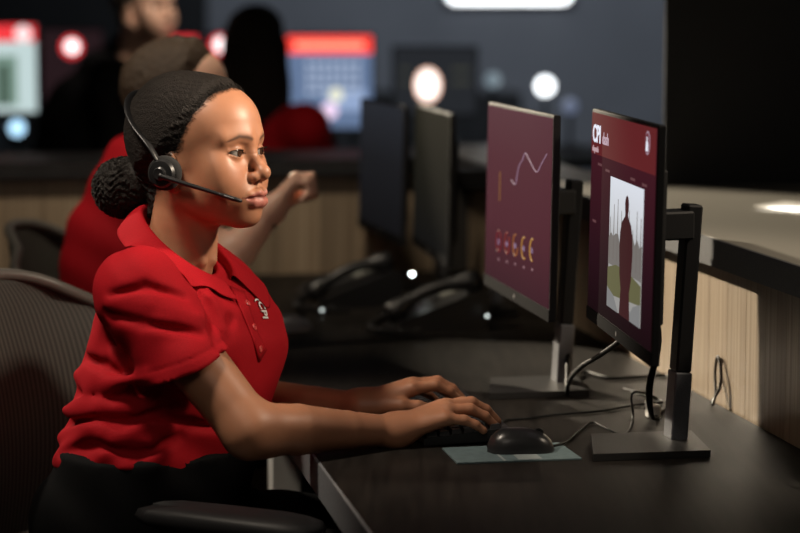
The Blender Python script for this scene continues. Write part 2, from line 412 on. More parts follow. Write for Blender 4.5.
# ============ the desk ============
M_desk = mat('dark_desk_laminate', (.03, .026, .023), .36, spec=.10)
add_noise(M_desk, 5, (.010, .0085, .0075), (.021, .018, .0155), .08, stretch=(14, 1, 1), detail=6, dist=.001)
N_, L_, b_ = nodes(M_desk); r_ = N_.new('ShaderNodeTexNoise'); r_.inputs['Scale'].default_value = 7; mr_ = N_.new('ShaderNodeMapRange')
mr_.inputs['To Min'].default_value = .45; mr_.inputs['To Max'].default_value = .62; L_.new(r_.outputs[0], mr_.inputs[0]); L_.new(mr_.outputs[0], b_.inputs['Roughness'])
DZ = .73
M_band = add_noise(mat('grey_metal_edge', (.27, .28, .30), .42, .3), 200, (.23, .24, .26), (.31, .32, .34))
M_white = mat('white_steel', (.75, .74, .7), .4)
dk = thing('desk', uv(4, .85, 0), 'long black work desk in front of the seated woman', 'desk')
MB().box(uv(4.05, .8665, .705), UX * 1.85, VX * .3755, ZX * .025, .0015).build('desktop', M_desk, dk)
MB().box(uv(4.05, .4885, .7035), UX * 1.85, VX * .0024, ZX * .0255).build('edge_band', M_band, dk)
for u in (2.7, 4.18, 5.6):
    MB().box(uv(u, .53, .34), UX * .028, VX * .028, ZX * .34, .003).build('leg', M_white, dk)
    MB().box(uv(u, .86, .665), UX * .02, VX * .33, ZX * .014).build('crossbar', M_white, dk)
d2 = thing('desk', uv(5.6, -1.2, 0), 'dark desk wing along the far wood partition', 'desk')
MB().box(uv(5.62, -1.7, .705), UX * .33, VX * 1.56, ZX * .025).build('desktop', M_desk, d2)
for v in (-3.0, -1.0): MB().box(uv(5.35, v, .34), UX * .028, VX * .028, ZX * .34).build('leg', M_white, d2)

# ============ monitors on the desk ============
M_plas = add_noise(mat('black_plastic', (.012, .012, .013), .5, spec=.3), 900, None, None, .06)
M_plas2 = mat('satin_black_plastic', (.016, .016, .017), .32)
M_bez = mat('matt_bezel_plastic', (.012, .012, .013), .7, spec=.02)
M_base = add_noise(mat('charcoal_stand_metal', (.024, .023, .023), .5, .0, spec=.25), 500, (.020, .019, .019), (.030, .029, .029))
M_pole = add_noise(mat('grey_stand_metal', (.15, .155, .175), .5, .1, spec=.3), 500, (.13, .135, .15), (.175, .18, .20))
def emit(name, col, st=1.0):
    m = mat('screen_' + name, (.0015, .0015, .0015), .5, 0, col, st, spec=.01); return m
def screen_grad(name, stops):                     # screen picture: colour by height over the panel
    m = mat('screen_' + name, (.0015, .0015, .0015), .55, spec=.003); N, L, b = nodes(m)
    tc = N.new('ShaderNodeTexCoord'); sp = N.new('ShaderNodeSeparateXYZ'); r = N.new('ShaderNodeValToRGB')
    L.new(tc.outputs['Generated'], sp.inputs[0]); L.new(sp.outputs['Z'], r.inputs[0])
    e = r.color_ramp.elements
    while len(e) < len(stops): e.new(.5)
    for k, (p, c) in zip(e, stops): k.position = p; k.color = (*c, 1)
    L.new(r.outputs[0], b.inputs['Emission Color']); b.inputs['Emission Strength'].default_value = 1
    return m
class Mon:
    def __init__(s, cu, cv, cz, dv, w, h, lean, label, group, name='monitor'):
        s.c = uv(cu, cv, cz); s.X = -UX * w + VX * dv; s.X /= np.linalg.norm(s.X)
        s.Y = ZX + VX * lean; s.Y -= s.X * (s.Y @ s.X); s.Y /= np.linalg.norm(s.Y); s.N = np.cross(s.X, s.Y)
        s.w, s.h = w, h
        s.th = thing(name, (s.c - s.N * .08) * [1, 1, 0] + [0, 0, DZ], label, 'monitor', group)
    def P(s, x, y, d=0): return s.c + s.X * x + s.Y * y + s.N * d
    def px(s, a, b):                              # where a pixel meets the screen plane, in screen metres
        q = hit(a, b, s.N, s.c @ s.N) - s.c; return q @ s.X, q @ s.Y
    def rect(s, name, x0, x1, y0, y1, d, m, parent, t=.0004):
        return MB().box(s.P((x0 + x1) / 2, (y0 + y1) / 2, d), s.X * (x1 - x0) / 2, s.Y * (y1 - y0) / 2, s.N * t / 2).build(name, m, parent)
    def body(s, m_screen, foot_u, foot_v, pole_top):
        w, h = s.w, s.h; t = s.th
        MB().box(s.P(0, 0, -.0065), s.X * w / 2, s.Y * h / 2, s.N * .0062, .0015).build('case', M_plas, t)
        MB().box(s.P(0, -.01, -.022), s.X * w * .36, s.Y * h * .34, s.N * .011, .006).build('back_cover', M_plas, t)
        sc = s.rect('screen', -w / 2 + .005, w / 2 - .005, -h / 2 + .021, h / 2 - .005, .0002, m_screen, t)
        s.rect('bottom_bezel', -w / 2, w / 2, -h / 2, -h / 2 + .020, .0006, M_bez, t, .0014)
        MB().lathe(s.P(0, -h / 2 + .010, .0014), s.N, [(.004, 0), (.004, .0004)], 14).build('badge', mat('badge_silver', (.7, .7, .72), .3, .6), t)
        # stand: thick bevelled foot plate, flat leaning column, neck
        b0, b1 = foot_u; v0, v1 = foot_v
        MB().prism([uv(b0, v0, DZ + .001), uv(b0, v1, DZ + .001), uv(b1, v1 + .02, DZ + .001), uv(b1, v0 + .04, DZ + .001)], (0, 0, .011)).build('stand_foot', M_base, t)
        um = (b0 + b1) / 2 + .03; vt = v1 - .022
        lo = uv(um, vt, DZ + .010); hi = uv(um, vt + .022, pole_top)
        ax = hi - lo; ax = ax / np.linalg.norm(ax); side = np.cross(ax, UX)
        cc = [lo, hi]
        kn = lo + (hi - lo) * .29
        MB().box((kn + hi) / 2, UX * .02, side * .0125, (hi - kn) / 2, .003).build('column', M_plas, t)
        MB().box((lo + kn) / 2, UX * .022, side * .0135, (kn - lo) / 2, .002).build('column_lower', M_pole, t)  # lower stretch of the column in a paler grey than the upper
        q = uv(um, vt + .018, s.c[2] + .005); e = s.P(0, .005, -.03)
        MB().box((q + e) / 2, (q - e) / 2, UX * .03, ZX * .022, .003).build('neck', M_plas, t)
        return sc
txt_w = emit('text_white', (.82, .84, .95), 1.0)
m2 = Mon(3.47, .9625, 1.0735, -.046, .54, .347, .018, 'near monitor with red header and a standing figure photo on screen', 'monitors in front of the seated woman')
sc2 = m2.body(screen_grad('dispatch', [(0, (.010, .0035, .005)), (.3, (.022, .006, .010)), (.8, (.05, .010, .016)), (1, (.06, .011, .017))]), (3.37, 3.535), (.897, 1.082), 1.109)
h2 = .347 / 2; w2 = .27
m2.rect('header_bar', -w2 + .005, w2 - .005, h2 - .072, h2 - .005, .0008, emit('header_red', (.115, .017, .019)), sc2)
text_mesh('logo_text', 'CPI', .040, m2.P(-.252, h2 - .052, .0014), m2.X * 1.25, m2.Y, txt_w, sc2, bold=.0007)
text_mesh('logo_text', 'dash', .028, m2.P(-.163, h2 - .052, .0014), m2.X * 1.1, m2.Y, emit('text_grey', (.5, .36, .42)), sc2)
text_mesh('subtitle_text', 'dispatch', .014, m2.P(-.252, h2 - .068, .0014), m2.X * 1.2, m2.Y, emit('text_pale', (.5, .33, .36)), sc2)
# round account badge at the right of the header
ex, ey = m2.px(648.5, 143)
MB().lathe(m2.P(ex, ey, .0011), m2.N, [(.0175, 0), (.0175, .0003)], 28).build('account_badge', emit('badge_rim', (.36, .24, .3)), sc2)
MB().lathe(m2.P(ex, ey, .0015), m2.N, [(.0145, 0), (.0145, .0003)], 28).build('account_badge', emit('badge_fill', (.15, .03, .04)), sc2)
MB().prism([m2.P(ex + a, ey + b, .002) for a, b in ((-.008, -.012), (.008, -.012), (.007, .0), (.003, .003), (.003, .009), (-.003, .009), (-.003, .003), (-.007, .0))], m2.N * .0003).build('account_badge', txt_w, sc2)
# the photo on the screen: sky, bare trees, park lawn, paths, a dark standing figure
ax_, ay_ = m2.px(611.5, 176); bx_, by_ = m2.px(641, 318)
x0, x1, y1, y0 = ax_, bx_, m2.px(626, 182)[1], m2.px(626, 318)[1]
W_, H_ = x1 - x0, y1 - y0
ph = m2.rect('photo', x0, x1, y0, y1, .0010, screen_grad('photo_sky', [(0, (.30, .29, .28)), (.25, (.30, .29, .27)), (.45, (.36, .36, .36)), (.75, (.62, .64, .68)), (1, (.70, .73, .80))]), sc2)
def pr(name, pts, col, d, st=1):
    return MB().prism([m2.P(x0 + a * W_, y0 + b * H_, d) for a, b in pts], m2.N * .0003).build(name, emit(name + '_%.3f' % col[0], col, st), sc2)
rnd = random.Random(3)
tp = [(0, .33)] + [(i / 14, .50 + .14 * rnd.random()) for i in range(15)] + [(1, .33)]
pr('photo_treeline', tp, (.17, .155, .145), .0014)
for k in range(9):
    a = .04 + .115 * k; hgt = .66 + .22 * rnd.random()
    pr('photo_tree', [(a - .012, .38), (a + .012, .38), (a + .004, hgt), (a - .004, hgt)], (.16, .14, .13), .0016)
pr('photo_lawn', [(0, .14), (.1, .1), (1, .16), (1, .30), (.6, .35), (.25, .35), (0, .30)], (.12, .115, .055), .0018)
pr('photo_path', [(0, 0), (.36, 0), (.2, .11), (0, .15)], (.20, .20, .20), .002)
pr('photo_path', [(.62, 0), (1, 0), (1, .17), (.8, .12)], (.20, .205, .21), .002)
fig = [(.40, 0), (.43, .2), (.385, .3), (.36, .5), (.375, .62), (.42, .70), (.50, .745), (.52, .77), (.505, .80), (.50, .85), (.52, .895), (.555, .91), (.59, .895), (.61, .85), (.605, .80), (.59, .77), (.61, .745), (.69, .70), (.735, .62), (.75, .5), (.725, .3), (.68, .2), (.71, 0)]
pr('photo_figure', fig, (.045, .012, .014), .0024)
for a, b in ((-.2, .115), (-.13, .11), (.08, .112), (.17, .11)): m2.rect('caption', a, a + .035, b - .03, b - .026, .0008, emit('caption', (.12, .05, .055)), sc2)
m2.rect('caption', -.235, -.205, -.01, -.006, .0008, emit('caption', (.12, .05, .055)), sc2)

m1 = Mon(4.03, .9285, 1.0625, -.006, .54, .345, .016, 'middle monitor showing a line chart above ring gauges', 'monitors in front of the seated woman')
sc1 = m1.body(screen_grad('dashboard', [(0, (.045, .012, .019)), (.35, (.075, .017, .027)), (.7, (.08, .019, .030)), (.9, (.085, .024, .036)), (1, (.088, .026, .039))]), (3.94, 4.11), (.86, 1.04), 1.105)  # topmost stops keep a faint sheen painted into the emission
line = [m1.px(*q) for q in ((512, 180), (516, 184), (519, 168), (523, 160), (526, 153), (530, 160), (537, 172), (542, 164), (547.5, 154))]
MB().tube([m1.P(a, b, .0012) for a, b in spline([np.array(q) for q in line], 4)], .0008, 6).build('chart_line', emit('chart', (.30, .19, .27)), sc1)
gx, gy0 = m1.px(500.5, 172); _, gy1 = m1.px(500.5, 201)
m1.rect('chart_bar', gx - .004, gx + .004, gy1, gy0, .0008, emit('gold_dim', (.21, .085, .02)), sc1)
cols = [(.16, .02, .024), (.19, .03, .024), (.26, .09, .03), (.34, .16, .04), (.40, .20, .05)]
gw = 0
for k, q in enumerate([(499.4, 241), (507.7, 243), (516, 245), (524.6, 248), (533, 250)]):
    cx, cy = m1.px(*q); rr = .019
    a0 = math.radians(80); a1 = math.radians((420, 400, 350, 300, 270)[k])
    MB().tube([m1.P(cx + rr * math.cos(a0 + (a1 - a0) * i / 24), cy + rr * math.sin(a0 + (a1 - a0) * i / 24), .0012) for i in range(25)], .0015, 6).build('gauge_ring', emit('gauge%d' % k, cols[k]), sc1)
    text_mesh('gauge_number', ('72', '64', '58', '43', '31')[k], .013, m1.P(cx - .012, cy - .006, .0012), m1.X * 1.3, m1.Y, emit('number', (.26, .18, .29)), sc1)
    m1.rect('caption', cx - .006, cx + .006, cy - .036, cy - .032, .0008, emit('caption1', (.26, .14, .16)), sc1)

# two more monitors further along the desk, seen dark and out of focus
def far_mon(cu, cv, dv, w, h, cz, label, glow):
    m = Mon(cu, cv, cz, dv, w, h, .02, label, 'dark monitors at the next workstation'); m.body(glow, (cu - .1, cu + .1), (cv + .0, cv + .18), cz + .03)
    return m
far_mon(5.14, .985, -.02, .52, .33, 1.02, 'dark idle monitor standing behind the desk phone', screen_grad('idle', [(0, (.006, .006, .006)), (.5, (.012, .011, .008)), (1, (.02, .018, .012))]))
far_mon(5.64, .955, .02, .52, .33, 1.015, 'dark idle monitor at the far end of the desk', screen_grad('idle2', [(0, (.006, .006, .007)), (.55, (.012, .012, .014)), (1, (.022, .024, .03))]))

# ============ keyboard, mouse, pad ============
KU0, KU1, KV0, KV1 = 3.535, 3.975, .668, .805
kb = thing('keyboard', uv((KU0 + KU1) / 2, (KV0 + KV1) / 2, DZ), 'black keyboard under the typing hands of the woman', 'keyboard')
M_kb = mat('keyboard_black', (.013, .013, .014), .45); M_key = mat('key_black', (.02, .02, .021), .38)
zf, zb = DZ + .012, DZ + .026
MB().add([uv(KU0, KV0, DZ + .001), uv(KU1, KV0, DZ + .001), uv(KU1, KV1, DZ + .006), uv(KU0, KV1, DZ + .006), uv(KU0, KV0, zf), uv(KU1, KV0, zf), uv(KU1, KV1, zb), uv(KU0, KV1, zb)],
         [[3, 2, 1, 0], [4, 5, 6, 7], [0, 1, 5, 4], [1, 2, 6, 5], [2, 3, 7, 6], [3, 0, 4, 7]]).build('case', M_kb, kb)
key = None; sl = (zb - zf) / (KV1 - KV0)
for r in range(6):
    for c in range(21):
        u = KU0 + .0135 + c * .0206; v = KV0 + .014 + r * .0195 + (.004 if r == 5 else 0)
        if r == 0 and 8 < c < 14: continue
        p = uv(u, v, zf + sl * (v - KV0) + .003)
        if key is None:
            o = MB().add([UX * a * .0088 * s + VX * (b * .0085 * s) + ZX * (z + sl * b * .0085 * s) for s, z in ((1, -.003), (.78, .004)) for a, b in ((-1, -1), (1, -1), (1, 1), (-1, 1))],
                         [[3, 2, 1, 0], [4, 5, 6, 7], [0, 1, 5, 4], [1, 2, 6, 5], [2, 3, 7, 6], [3, 0, 4, 7]]).build('key', M_key)
            key = o.data; bpy.data.objects.remove(o)
        o = bpy.data.objects.new('key', key); link(o, kb); o.location = Vector(p - wloc(kb))
for u in (KU0 + .03, KU1 - .03): MB().box(uv(u, KV1 - .012, DZ + .004), UX * .01, VX * .004, ZX * .0038).build('foot', M_kb, kb)

M_pad = add_noise(mat('teal_grey_pad', (.095, .14, .15), .7), 60, (.08, .12, .13), (.115, .165, .175), .1)
pd = thing('mouse_pad', uv(3.46, .77, DZ), 'thin grey teal pad lying under the mouse', 'mouse pad')
pc = [onz(*q, DZ) for q in ((442, 449.5), (457, 464.5), (582, 460), (559, 444))]
MB().prism([p + ZX * .0006 for p in pc], (0, 0, .0022)).build('pad_sheet', M_pad, pd)
def onpad(a, b): return pc[0] * (1 - a) * (1 - b) + pc[3] * a * (1 - b) + pc[2] * a * b + pc[1] * (1 - a) * b + ZX * .0029
MB().prism([onpad(*q) for q in ((.5, .62), (.69, .62), (.69, .95), (.5, .95))], (0, 0, .0002)).build('print_patch', mat('pad_print', (.27, .31, .31), .6), pd)
MB().prism([onpad(*q) for q in ((.375, .55), (.395, .55), (.395, 1), (.375, 1))], (0, 0, .0002)).build('print_stripe', mat('pad_print', (.27, .31, .31), .6), pd)
mc = onz(521, 453, DZ); mdir = VX * .998 - UX * .06; mdir /= np.linalg.norm(mdir); mlat = np.cross(ZX, mdir)
ms = thing('mouse', mc + ZX * .003, 'black computer mouse resting on the pad', 'mouse')
G = []
for i in range(17):
    t = i / 16; l = -.053 + .106 * t; wv = .0305 * (max(0, 1 - abs(2 * t - 1) ** 3.2)) ** .5 * (1 - .10 * math.sin(math.pi * t)); hh = .037 * (max(0, 1 - abs((t - .38) / (.62 if t > .38 else .40)) ** 2.6)) ** .55
    G.append([mc + mdir * l + mlat * wv * math.cos(a) + ZX * (.0035 + hh * max(0, math.sin(a)) ** .75) for a in [math.pi * k / 14 for k in range(15)]])
sh_ = MB().grid(G); sh_.add([g[k] for g in G for k in (0, 14)], [[2 * i, 2 * i + 1, 2 * i + 3, 2 * i + 2] for i in range(16)])
sh_.build('shell', M_plas2, ms, smooth='all')
MB().lathe(mc + mdir * .027 + ZX * .0305, mlat, [(.008, -.003), (.009, 0), (.008, .003)], 16).build('scroll_wheel', M_plas, ms, smooth=True)
M_cable = mat('black_cable', (.008, .008, .008), .5, spec=.12)
def cable(name, pts, r, label, group=None, m=None, n=6):
    P = spline(pts, n); return tag(MB().tube(P, r, 8).build(name, m or M_cable, None, smooth='all', loc=P[0]), label, 'cable', group)
def dz(px, py, z=.0035): return onz(px, py, DZ + z)
MB().tube(spline([mc + mdir * .05 + ZX * .01, dz(566, 442), dz(580, 430), dz(592, 422.5), dz(606, 428), dz(621, 435), dz(629, 430), dz(633, 416), at(632, 394, 3.82), at(645, 393, 3.86), at(657, 399, 3.92), uv(3.95, 1.12, DZ + .004)], 6), .0021, 8).build('cord', M_cable, ms, smooth='all')
MB().tube(spline([uv(KU0 + .05, KV1, DZ + .012), dz(503, 421), dz(530, 418), dz(560, 414), dz(600, 411), dz(640, 404), dz(662, 401), uv(4.0, 1.12, DZ + .004)], 6), .0021, 8).build('cord', M_cable, kb, smooth='all')
cable('monitor_cable', [uv(4.05, 1.03, .80), at(567, 392, 4.06), at(569, 381, 4.02), at(580, 368, 3.9), at(594, 359, 3.8), at(608, 350, 3.7), at(622, 340, 3.62), at(640, 330, 3.6)], .0042, 'glossy black cable rising from the middle monitor to the near one')
cable('power_cable', [uv(4.12, 1.06, DZ + .005), dz(585, 372, .005), dz(610, 378, .005), dz(640, 377, .005), dz(668, 376, .005), uv(3.95, 1.2, DZ + .006)], .0034, 'black power cable lying behind the near monitor stand')
for k, (a, b) in enumerate(((0, 0), (.006, .012))):
    cable('hanging_cable', [uv(3.52, 1.0, 1.0 - b), uv(3.56 + a, 1.055, .90), uv(3.62, 1.06 - a, .80), uv(3.66 + a, 1.075, DZ + .012), uv(3.74, 1.11, DZ + .005), uv(3.82 + 2 * a, 1.16, DZ + .005)], .0032, ('black cable hanging from the near monitor, nearest the column', 'black cable hanging from the near monitor, just behind its twin')[k], 'cables hanging behind the near monitor')
# thin brown loop modelled in place of a cable's shadow on the partition
cable('shadow_loop', [uv(3.82, 1.225, DZ + .004), uv(3.80, 1.235, .765), uv(3.815, 1.240, .80), uv(3.835, 1.241, .812), uv(3.838, 1.238, .785), uv(3.815, 1.232, .752), uv(3.80, 1.222, DZ + .004)], .0028, 'thin brown loop in place of a cable shadow on the wood partition', m=mat('shadow_brown', (.03, .02, .015), .5))
pg = onz(653, 418, DZ)
cl = thing('cable_plug', pg, 'small white cable plug lying behind the keyboard cord', 'plug')
MB().box(pg + ZX * .012, VX * .011, UX * .012, ZX * .0115, .003).build('plug_body', M_white, cl)
MB().box(pg + ZX * .026 - VX * .008, VX * .005, UX * .006, ZX * .004, .001).build('strain_relief', M_white, cl)

# ============ phones and a second mouse further down the desk ============
M_ph = add_noise(mat('phone_black', (.012, .012, .013), .35), 600, None, None, .05)
M_lcd = mat('phone_display', (.32, .33, .3), .3)
def phone(o, yaw, label):
    o = np.asarray(o); X = np.array([math.cos(yaw), math.sin(yaw), 0]); Y = np.array([-math.sin(yaw), math.cos(yaw), 0])   # X up the keypad slope
    t = thing('desk_phone', o, label, 'phone', 'desk phones')
    q = lambda x, y, z: o + X * x + Y * y + ZX * z
    side = [(-.10, 0), (.10, 0), (.105, .075), (.085, .085), (-.095, .022)]
    MB().prism([q(x, -.105, z) for x, z in side], Y * .21).build('base', M_ph, t)
    s = np.array([.18, 0, .063]); s = s / np.linalg.norm(s); S_ = X * s[0] + ZX * s[2]; Nn = np.cross(S_, Y) * -1; Nn = Nn if Nn[2] > 0 else -Nn
    on = lambda a, b, d=0: q(-.095, 0, .022) + S_ * a + Y * b + Nn * d
    MB().box(on(.145, .035, .002), S_ * .026, Y * .058, Nn * .0025).build('display', M_lcd, t)
    k0 = None
    for i in range(4):
        for j in range(5):
            o_ = MB().box(on(.025 + .024 * i, -.015 + .023 * j, .002), S_ * .008, Y * .008, Nn * .003).build('key', mat('phone_key', (.06, .06, .062), .5), t)
    hs = MB().tube([on(a, -.072, .018 + .016 * math.sin(math.pi * min(max((a - .0) / .19, 0), 1))) for a in np.linspace(-.012, .20, 15)], [.02, .023, .022, .017, .014, .013, .013, .013, .013, .013, .014, .017, .022, .024, .02], 12).build('handset', M_ph, t, smooth='all')
    cp = []
    for i in range(150):
        a = i / 149; ang = i * 1.5
        c0 = on(-.012, -.072, .01) * (1 - a) + q(-.06, -.2, .02) * a; c0 = c0 + X * (-.07 * math.sin(math.pi * a)); c0[2] = o[2] + .012 + .02 * (1 - a) ** 3
        cp.append(c0 + ZX * .008 * math.sin(ang) + X * .008 * math.cos(ang))
    MB().tube(cp, .0022, 5).build('coiled_cord', M_ph, t, smooth='all')
    return t
def led(t, px, py, Y, r, st): MB().lathe(at(px, py, Y), ZX, [(r * math.sin(a), -r * math.cos(a)) for a in np.linspace(.05, 3.09, 9)], 12).build('indicator_lamp', emit('led%g' % st, (.9, 1, .96), st), t, smooth='all')
p2 = onz(433, 325, DZ); t2_ = phone(p2, math.radians(10), 'black desk phone nearest the middle monitor, handset facing out')
p1 = onz(345, 303, DZ); t1_ = phone(p1, math.radians(20), 'black desk phone further down the desk with a tilted display')
led(t1_, 412, 274, 5.12, .0045, 14); led(t1_, 322, 310, 5.15, .003, 2.0); led(t2_, 487, 316, 4.85, .003, 2.5)
m2c = onz(290, 331, DZ); ms2 = thing('mouse', m2c, 'blurred dark mouse further down the desk beside the woman', 'mouse')
G = []
for i in range(13):
    t = i / 12; l = -.05 + .1 * t; wv = .03 * max(0, 1 - abs(2 * t - 1) ** 3) ** .5; hh = .034 * max(0, 1 - abs((t - .4) / .6) ** 2.4) ** .5
    G.append([m2c + VX * l + UX * wv * math.cos(a) + ZX * (.001 + hh * max(0, math.sin(a)) ** .75) for a in [math.pi * k / 10 for k in range(11)]])
MB().grid(G).build('shell', mat('mouse_grey', (.07, .07, .08), .35), ms2, smooth='all')
MB().lathe(m2c + VX * .026 + ZX * .03, UX, [(.008, -.003), (.009, 0), (.008, .003)], 12).build('scroll_wheel', M_plas, ms2)

# ============ skin, hair and cloth ============
def skin_mat(name, rough=.46):
    m = mat(name, (.4, .2, .1), rough); N, L, b = nodes(m)
    a = N.new('ShaderNodeVertexColor'); a.layer_name = 'tint'
    tc = N.new('ShaderNodeTexCoord'); nz = N.new('ShaderNodeTexNoise'); nz.inputs['Scale'].default_value = 38; nz.inputs['Detail'].default_value = 4
    mr = N.new('ShaderNodeMapRange'); mr.inputs['To Min'].default_value = .9; mr.inputs['To Max'].default_value = 1.1
    mx = N.new('ShaderNodeVectorMath'); mx.operation = 'SCALE'
    L.new(tc.outputs['Object'], nz.inputs['Vector']); L.new(nz.outputs['Fac'], mr.inputs[0])
    L.new(a.outputs['Color'], mx.inputs[0]); L.new(mr.outputs[0], mx.inputs['Scale']); L.new(mx.outputs[0], b.inputs['Base Color'])
    n2 = N.new('ShaderNodeTexNoise'); n2.inputs['Scale'].default_value = 900; n2.inputs['Detail'].default_value = 2
    bp = N.new('ShaderNodeBump'); bp.inputs['Strength'].default_value = .12; bp.inputs['Distance'].default_value = .0006
    L.new(tc.outputs['Object'], n2.inputs['Vector']); L.new(n2.outputs['Fac'], bp.inputs['Height']); L.new(bp.outputs[0], b.inputs['Normal'])
    b.inputs['Subsurface Weight'].default_value = .08; b.inputs['Subsurface Radius'].default_value = (.01, .004, .002); b.inputs['Subsurface Scale'].default_value = 1
    return m
M_skin = skin_mat('skin')
M_hair = add_noise(mat('black_curly_hair', (.010, .0075, .0065), .62, spec=.3), 480, (.003, .0022, .0019), (.022, .015, .011), 1.0, detail=6, dist=.004)
def cloth(name, c, scale=700, bump=.2, sheen=.12):
    k = 1.22
    return add_noise(mat(name, c, .78, sheen=sheen, spec=.14), scale, tuple(x / k for x in c), tuple(min(1, x * 1.1) for x in c), bump, detail=2, dist=.0008)
M_red = cloth('red_polo_knit', (.42, .007, .014), sheen=0)
M_pants = cloth('black_trousers', (.004, .004, .0045), sheen=0)
M_eye = mat('eyeball', (.30, .27, .245), .1)
def join_meshes(name, parts):
    V = []; Q = []; n = 0
    for v, q in parts: V.append(v); Q.append(q + n); n += len(v)
    return np.concatenate(V), np.concatenate(Q)
def person_part(name, V, Q, m, parent, tint=None):
    me = mesh_from(name, V - wloc(parent), Q); me.materials.append(m)
    if tint is not None: col_attr(me, 'tint', tint)
    return link(bpy.data.objects.new(name, me), parent)

# hand: offsets along the hand, across it (thumb side +) and height over the wrist
FIN = dict(index=[(.080, .025, .030), (.118, .027, .035), (.142, .026, .024), (.160, .024, .008)],
           middle=[(.084, .007, .034), (.126, .008, .038), (.151, .009, .025), (.170, .009, .006)],
           ring=[(.080, -.011, .030), (.118, -.012, .031), (.142, -.013, .019), (.158, -.013, .004)],
           pinky=[(.072, -.028, .021), (.102, -.032, .018), (.120, -.034, .010), (.133, -.035, .000)],
           thumb=[(.028, .024, .006), (.058, .044, .006), (.084, .049, .004), (.105, .046, .000)])
def hand_pts(W, H, A, up=ZX):
    return {k: [W + H * a + A * b + up * c for a, b, c in v] for k, v in FIN.items()}
def hand_sdf(P, W, fin, H, A, up=ZX):
    d = None
    for k, r in (('index', .0125), ('middle', .013), ('ring', .0125), ('pinky', .0115)):
        e = cap(P, W + A * {'index': .010, 'middle': .003, 'ring': -.004, 'pinky': -.010}[k], fin[k][0], .0185, r)
        d = e if d is None else smin(d, e, .012)
    d = smin(d, cap(P, W + A * .012, fin['thumb'][1], .0165, .0125), .014)
    for k, r in (('index', (.0105, .0092, .0078, .0068)), ('middle', (.0108, .0095, .008, .0069)), ('ring', (.0103, .009, .0076, .0066)), ('pinky', (.0092, .0078, .0068, .006)), ('thumb', (.0125, .0118, .0105, .0082))):
        d = smin(d, chain(P, fin[k], r, .004), .005)
    return d

# ============ the woman at the desk ============
HY = math.radians(30); HO = at(205.5, 150, 3.68)
HR = np.array([[math.cos(HY), -math.sin(HY), 0], [math.sin(HY), math.cos(HY), 0], [0, 0, 1.]])   # rows: forward, left, up
HR[0] = (math.cos(HY), -math.sin(HY), 0); HR[1] = (math.sin(HY), math.cos(HY), 0)
def h2w(V): return HO + np.asarray(V) @ HR
TY = math.radians(24); TF = np.array([math.cos(TY), -math.sin(TY), 0]); TL = np.array([math.sin(TY), math.cos(TY), 0])
SH_R = at(140, 291, 3.53); EL_R = at(249, 429, 3.455); WR_R = at(396, 431, 3.605)
SH_L = at(205, 285, 3.88); EL_L = at(232, 402, 4.00); WR_L = at(362, 406, 3.80)
HD_R = VX * .97 + UX * .10; HD_R /= np.linalg.norm(HD_R); HA_R = np.cross(ZX, HD_R)
HD_L = VX * .985 + UX * .03; HD_L /= np.linalg.norm(HD_L); HA_L = -np.cross(ZX, HD_L)
fin_R = hand_pts(WR_R, HD_R, HA_R); fin_L = hand_pts(WR_L, HD_L, HA_L)
def arm_sdf(P, sh, el, wr, fin, H, A):
    d = cap(P, sh, el, .050, .041)
    mid = el * .68 + wr * .32
    d = smin(d, chain(P, [el, mid, el * .35 + wr * .65, wr], [.0400, .0392, .0305, .0225], .003), .02)
    d = smin(d, cap(P, el * .9 + wr * .1 - ZX * .012, el - ZX * .014, .027, .026), .02)
    d = smin(d, cap(P, wr + A * .008, wr - A * .008, .0195), .02)
    return smin(d, hand_sdf(P, wr, fin, H, A), .022)
wm = thing('person', at(150, 560, 3.7) * [1, 1, 0], 'woman in a red polo and headset typing at the desk', 'person')
hv, hq = surface(head_sdf, (-.15, -.19, -.29), (.14, .19, .13), .0017)
loc = hv.copy(); hv = h2w(hv)
def bounds(pts, m): P = np.array(pts); return P.min(0) - m, P.max(0) + m
lo, hi = bounds([SH_R, EL_R, WR_R] + sum(fin_R.values(), []), .07); av, aq = surface(lambda P: arm_sdf(P, SH_R, EL_R, WR_R, fin_R, HD_R, HA_R), lo, hi, .0022)
lo, hi = bounds([SH_L, EL_L, WR_L] + sum(fin_L.values(), []), .07); bv, bq = surface(lambda P: arm_sdf(P, SH_L, EL_L, WR_L, fin_L, HD_L, HA_L), lo, hi, .0026)
# torso cross sections: height, pixel column of its middle, half width, half depth
TT = np.array([(.55, 138, .20, .145), (.62, 143, .20, .150), (.66, 150, .198, .148), (.71, 157, .196, .146), (.777, 170, .194, .148), (.858, 181, .19, .146), (.906, 183, .185, .134), (.955, 182, .176, .114), (1.0, 183, .15, .092), (1.04, 184, .10, .072), (1.08, 186, .07, .06)])
zi = np.linspace(TT[0, 0], TT[-1, 0], 90)
TS = np.stack([np.convolve(np.pad(np.interp(zi, TT[:, 0], TT[:, k]), 6, 'edge'), np.ones(13) / 13, 'valid') for k in (1, 2, 3)])
def torso_sdf(P, off=0):
    z = P[:, 2]; cx = (np.interp(z, zi, TS[0]) - 400) / F * 3.71; a = np.interp(z, zi, TS[1]) + off; b = np.interp(z, zi, TS[2]) + off
    q0 = P[:, 0] - cx; q1 = P[:, 1] - 3.70
    s = (q0 * TF[0] + q1 * TF[1]) / b; l = (q0 * TL[0] + q1 * TL[1]) / a
    k0 = np.sqrt(s * s + l * l) + 1e-6; k1 = np.sqrt((s / b) ** 2 + (l / a) ** 2) + 1e-6
    return (k0 * (k0 - 1) / k1).astype(f4)
def tpt(px, z, f=0, l=0): return np.array([(px - 400) / F * 3.71, 3.70, z]) + TF * f + TL * l
NB = at(188, 243, 3.71)
